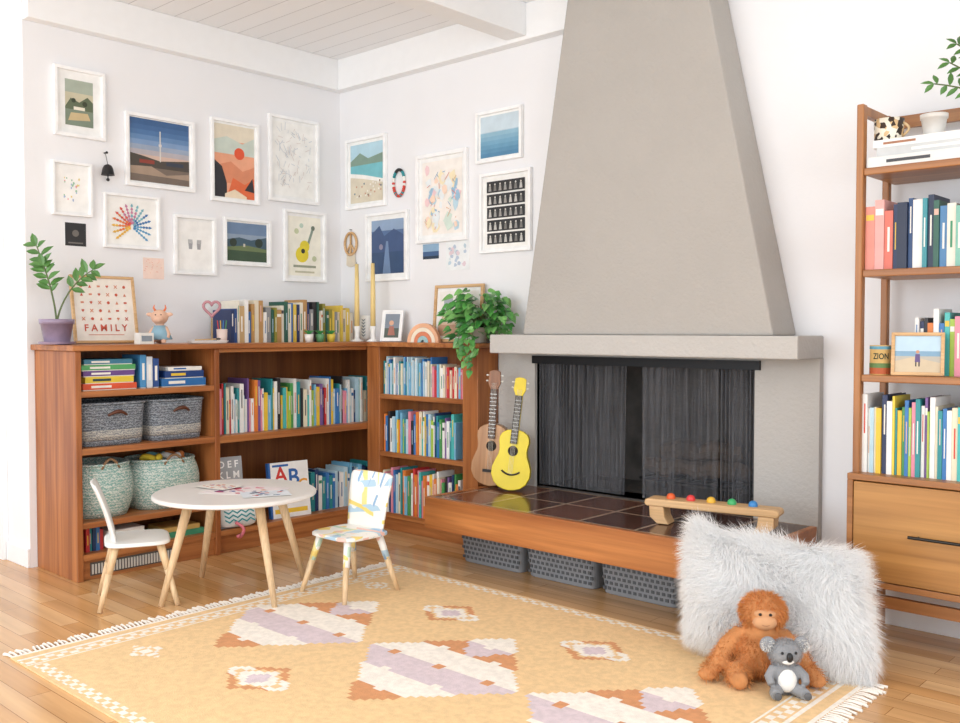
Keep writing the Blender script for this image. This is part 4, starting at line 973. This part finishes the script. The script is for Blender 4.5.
MB().ell((.004, -.076, .232), (.042, .032, .029)).ell((.004, -.076, .262), (.038, .019, .021)).build('face', C('#d09c72', .95), mk, smooth=True)
MB().tube([(.004+x*.016, -.1085+.006*x*x, .226+.004*x*x) for x in [k/4-1 for k in range(9)]], .0011, 6).build('mouth', C('#9a6440'), mk)
for s_ in (-1, 1): MB().ell((.004+s_*.017, -.094, .263), .0055).build('eye', C('#161312', .15), mk, smooth=True)
# koala plush
ko = thing('plush_toy', 'small grey plush koala with white belly in front of orange ape', 'soft toy', (3.685, -1.07, .01), YAW+.02)
ko.scale = (1.0, 1.0, .98)
m = MB(); m.ell((0, 0, .062), (.050, .042, .06)).ell((0, -.006, .148), (.055, .044, .044))
for s_ in (-1, 1):
    m.tube([(s_*.035, -.005, .095), (s_*.062, -.025, .07), (s_*.058, -.045, .05)], [.018, .016, .014], 10)
    m.tube([(s_*.025, -.01, .025), (s_*.048, -.05, .022), (s_*.05, -.07, .022)], [.023, .020, .019], 10)
m.build('body', C('#8f9093', .95, var=.1, bump=.4, bscale=200), ko, remesh=.004)
MB().ell((0, -.020, .058), (.035, .030, .044)).ell((0, -.032, .126), (.022, .018, .011)).build('belly', C('#f0eeea', .95), ko, smooth=True)
MB().ell((0, -.053, .145), (.011, .009, .017)).build('nose', C('#1c1a1a', .4), ko, smooth=True)
q = random.Random(9); pts = [x for x in ell_pts((0, 0, .062), (.050, .042, .06), 1400, q) if x[1].y > -.5]+[x for x in ell_pts((0, -.006, .148), (.055, .044, .044), 1400, q) if x[1].y > -.6]
m = MB(); fur(m, pts, .010, .0009, q, .3, .4); m.build('fur', hair_mat('grey_fur', '#a2a3a6', .08, 20, .25), ko)
FL = hair_mat('white_fluff', '#f6f5f3', .03, 20, .4)
for s_ in (-1, 1):
    e = MB().ell((s_*.058, .0, .174), (.028, .015, .028)).build('ear', C('#8f9093', .95), ko, smooth=True)
    m = MB(); fur(m, [(p, n) for p, n in ell_pts((s_*.059, -.006, .172), (.020, .012, .020), 380, q) if n.y < .2], .010, .0011, q, .1, .4); m.build('ear_fluff', FL, e)
    MB().ell((s_*.023, -.045, .158), .0048).build('eye', C('#141212', .15), ko, smooth=True)
    MB().ell((s_*.05, -.088, .024), (.013, .006, .014)).build('paw_pad', C('#5a5a5c'), ko, smooth=True)

# ------------------------------------------------------------------ right walnut bookcase
BXL, BXR, BYF = 3.64, 4.62, -.36
t = thing('walnut_bookcase', 'tall open walnut bookcase with lower drawer at right wall', 'bookcase', (4.1, -.2, 0))
for x in (BXL, BXR):
    MB().box((x, BYF-.02, 0), (x+.028, BYF+.02, 2.13)).build('post', W_WALZ, t, world=True, bev=.005)
    MB().box((x, -.1, 0), (x+.028, -.065, 2.13)).build('post', W_WALZ, t, world=True, bev=.005)
    MB().box((x+.002, BYF+.02, 2.09), (x+.026, -.1, 2.125)).build('side_rail', W_WALZ, t, world=True)
SH = [1.88, 1.485, 1.075]
for z in SH: MB().box((BXL+.028, BYF-.015, z-.028), (BXR, -.04, z)).build('shelf', W_WALX, t, world=True, bev=.004)
MB().box((BXL+.028, -.1, 2.07), (BXR, -.08, 2.12)).build('top_rail', W_WALX, t, world=True)
MB().box((BXL-.004, -.42, .665), (BXR+.03, -.03, .69)).box((BXL-.004, -.42, .255), (BXR+.03, -.03, .28)).box((BXL-.004, -.42, .28), (BXL+.02, -.03, .665)).box((BXR, -.42, .28), (BXR+.03, -.03, .665)).box((BXL+.02, -.05, .28), (BXR, -.03, .665)).build('cabinet_body', W_WALX, t, world=True, bev=.003)
d = MB().box((BXL+.024, -.425, .284), (BXR-.004, -.405, .661)).build('drawer', W_WALD, t, world=True, bev=.003)
hx = on_y(909, 533, -.44).x
mh = MB(); mh.cyl((hx, -.452, .475), (hx+.4, -.452, .475), .006).cyl((hx+.03, -.426, .475), (hx+.03, -.452, .475), .004).cyl((hx+.37, -.426, .475), (hx+.37, -.452, .475), .004)
ho = mh.build('handle', C('#2a2622', .35, .6), t, world=True); ho.parent = d
MB().box((BXL+.028, BYF-.012, .17), (BXR, BYF+.012, .215)).build('stretcher', W_WALX, t, world=True)
BR = BXL+.03
PINKS = [('salmon','#e08f80'),('pink','#e6a6a0'),('coral','#d9705f'),('navy','#27345a'),('black','#1f2a44'),('dark blue','#2b4a78'),('white','#ecebe8'),('teal','#3a8f9a'),('navy','#22304c'),('dark green','#2f5f50'),('blue','#4f84b4'),('cream','#e6e0d2'),('mint','#7fb8a8'),('grey','#8f949a')]
row((BR, BYF, SH[1]), 0, .62, (.22, .275), (.014, .036), (.17, .2), ADULT, 'hardback', 'on upper walnut shelf', 'hardbacks on the upper walnut shelf', PINKS)
row((BR+.17, BYF+.07, SH[2]), 0, .44, (.2, .27), (.012, .028), (.15, .18), KIDS, 'book', 'behind the framed beach photo', 'books on the middle walnut shelf', [('white','#ecebe8'),('navy','#27345a'),('black','#26262a'),('orange','#e0803a'),('white','#f0efec'),('blue','#3b78b8')])
row((BR-.002, BYF, .69), 0, .66, (.25, .31), (.006, .02), (.17, .21), KIDS, 'magazine', 'on lower walnut shelf', 'magazines and books on the lower walnut shelf', [('white','#ecebe8'),('white','#e4e2de'),('pale blue','#b7d5e2'),('cream','#e9dfc4'),('yellow','#e8c13b'),('navy','#27345a'),('white','#f0efec'),('yellow','#ecd04a')])
z = SH[0]
for k, (h, c, n, off) in enumerate([(.04, '#e4e3e0', 'bottom', 0), (.034, '#c9cccd', 'middle', .03), (.03, '#f0f0ee', 'top', .012)]):
    o = MB().box((-.19, 0, 0), (.19, .003, h)).box((-.19, .003, 0), (.19, .22, .003)).box((-.19, .003, h-.003), (.19, .22, h)).build('book', C(c, .45), None, (BR+.2+off, BYF-.005+.008*k, z+.0005*k), bev=.001)
    tag(o, f'{n} {["white", "pale grey", "white"][k]} coffee table book in the flat stack on the top shelf', 'book', 'flat stack of pale books on the top shelf')
    MB().box((-.187, .003, .003), (.187, .217, h-.003)).build('pages', C('#d9d3c4', .8), o)
    m = MB(); x = [-.12, -.06, -.15][k]; m.box((x, -.0005, h*.35), (x+[.16, .2, .12][k], .0002, h*.65))
    m.build('spine_title', C(['#4a4c50', '#f4f4f2', '#a8765a'][k]), o); z += h+.0005
SP = patch_mat('leopard_glaze', ['#f1ead8', '#2a211b', '#f1ead8', '#d9b98a', '#f1ead8', '#f1ead8', '#3a2c22'], 60)
p = on_y(889, 128, -.27)
t = thing('cup', 'cream cup with black animal spots on the flat book stack', 'cup', (p.x, -.27, z))
MB().lathe([(.046, 0), (.053, .004), (.056, .09), (.051, .09), (.046, .012)], 26).build('body', SP, t, smooth=True)
MB().tube([(.054+.022*math.sin(PI*k/8), 0, .072-.05*k/8) for k in range(9)], .005, 8).build('handle', C('#d9b98a', .3), t, smooth=True)
p = on_y(934, 128, -.27)
t = thing('small_vessel', 'small empty ribbed white pot beside the spotted cup', 'pot', (p.x, -.27, z))
pot(t, .047, .085, C('#dcd9d4', .4), False)
t = thing('potted_plant', 'green leafy plant on the walnut bookcase top, branches reaching into view', 'plant', (4.17, -.24, SH[0]))
pot(t, .06, .15, C('#e3ddd4', .4))
zzplant(t, .12, [(-.27, -.06, .22, .04), (-.21, .0, .36, .03), (-.17, .05, .50, .0), (-.24, .02, .27, .0), (-.08, -.08, .40, .0)], 8, .05, .022, 5)
p = on_y(881, 355, -.33)
t = thing('mug', 'tan tin mug with dark lettering beside the framed beach photo', 'mug', (p.x, -.33, SH[2]), math.radians(20))
MB().lathe([(.038, 0), (.041, .003), (.041, .112), (.043, .115), (.038, .115), (.036, .01)], 28).build('body', C('#dbb877', .45, var=.1), t, smooth=True)
vs, fs = text_geo('ZION', .0245)
R_ = .0418; MB().add([(R_*math.sin(x/R_), -R_*math.cos(x/R_), y*1.3+.072) for x, y, z_ in vs], fs).build('lettering', C('#22362a'), t)
MB().lathe([(.0413, .1), (.0418, .1), (.0418, .112), (.0413, .112)], 28).build('sky_band', C('#5f9ab0'), t)
MB().lathe([(.0413, .028), (.0418, .028), (.0418, .046), (.0413, .046)], 28).build('green_band', C('#5f7f4a'), t)
MB().lathe([(.0413, .004), (.0418, .004), (.0418, .028), (.0413, .028)], 28).build('landscape_band', C('#b0562f'), t)
p = on_y(919, 350, -.33)
t = thing('leaning_frame', 'pale wooden frame with photo of a child on a beach', 'picture', (p.x, -.345, SH[2]), (-.12, 0, .25))
def art_child(w_, h_): a = Art(w_, h_, '#b9d3e4'); a.rect(0, 0, 1, .5, '#b5b0a4').rect(0, .44, 1, .58, '#7fa3bd').poly([(0,.3),(.4,.42),(1,.26),(1,0),(0,0)], '#c9b79a').poly([(.44,.28),(.56,.28),(.55,.5),(.45,.5)], '#5f4a7c').disc(.5, .56, .04, '#c98f6a').rect(.45, .16, .48, .28, '#3a3330').rect(.52, .16, .55, .28, '#3a3330'); return a
frame_parts(t, .185, .165, art_child, .013, W_PINE, .0, .016, .083)

# ------------------------------------------------------------------ light
wd = bpy.data.worlds.new('world'); scene.world = wd; wd.use_nodes = True
bg = wd.node_tree.nodes['Background']; bg.inputs[0].default_value = (.88, .94, 1, 1); bg.inputs[1].default_value = 1.15
def area(name, loc, rot, sx, sy, e, col):
    l = bpy.data.lights.new(name, 'AREA'); l.shape = 'RECTANGLE'; l.size = sx; l.size_y = sy; l.energy = e; l.color = col
    o = bpy.data.objects.new(name, l); COL.objects.link(o); o.location = loc; o.rotation_euler = rot; return o
area('added_rear_fill', (2.2, -7.6, 1.7), (math.radians(88), 0, 0), 5, 2.6, 185, (.89, .955, 1))  # unseen fill behind the camera, added to brighten the room
area('added_side_fill', (7.8, -3.4, 1.7), (math.radians(88), 0, math.radians(90)), 4, 2.4, 85, (.92, .97, 1))  # second unseen fill, added at the right to lift the interior
area('added_ceiling_fill', (3.4, -4.4, 1.9), (PI, 0, 0), 2.5, 2.5, 58, (.88, .95, 1))  # unseen lamp pointing up, added to make the ceiling brighter
scene.view_settings.view_transform = 'Standard'
scene.view_settings.exposure = 0.0
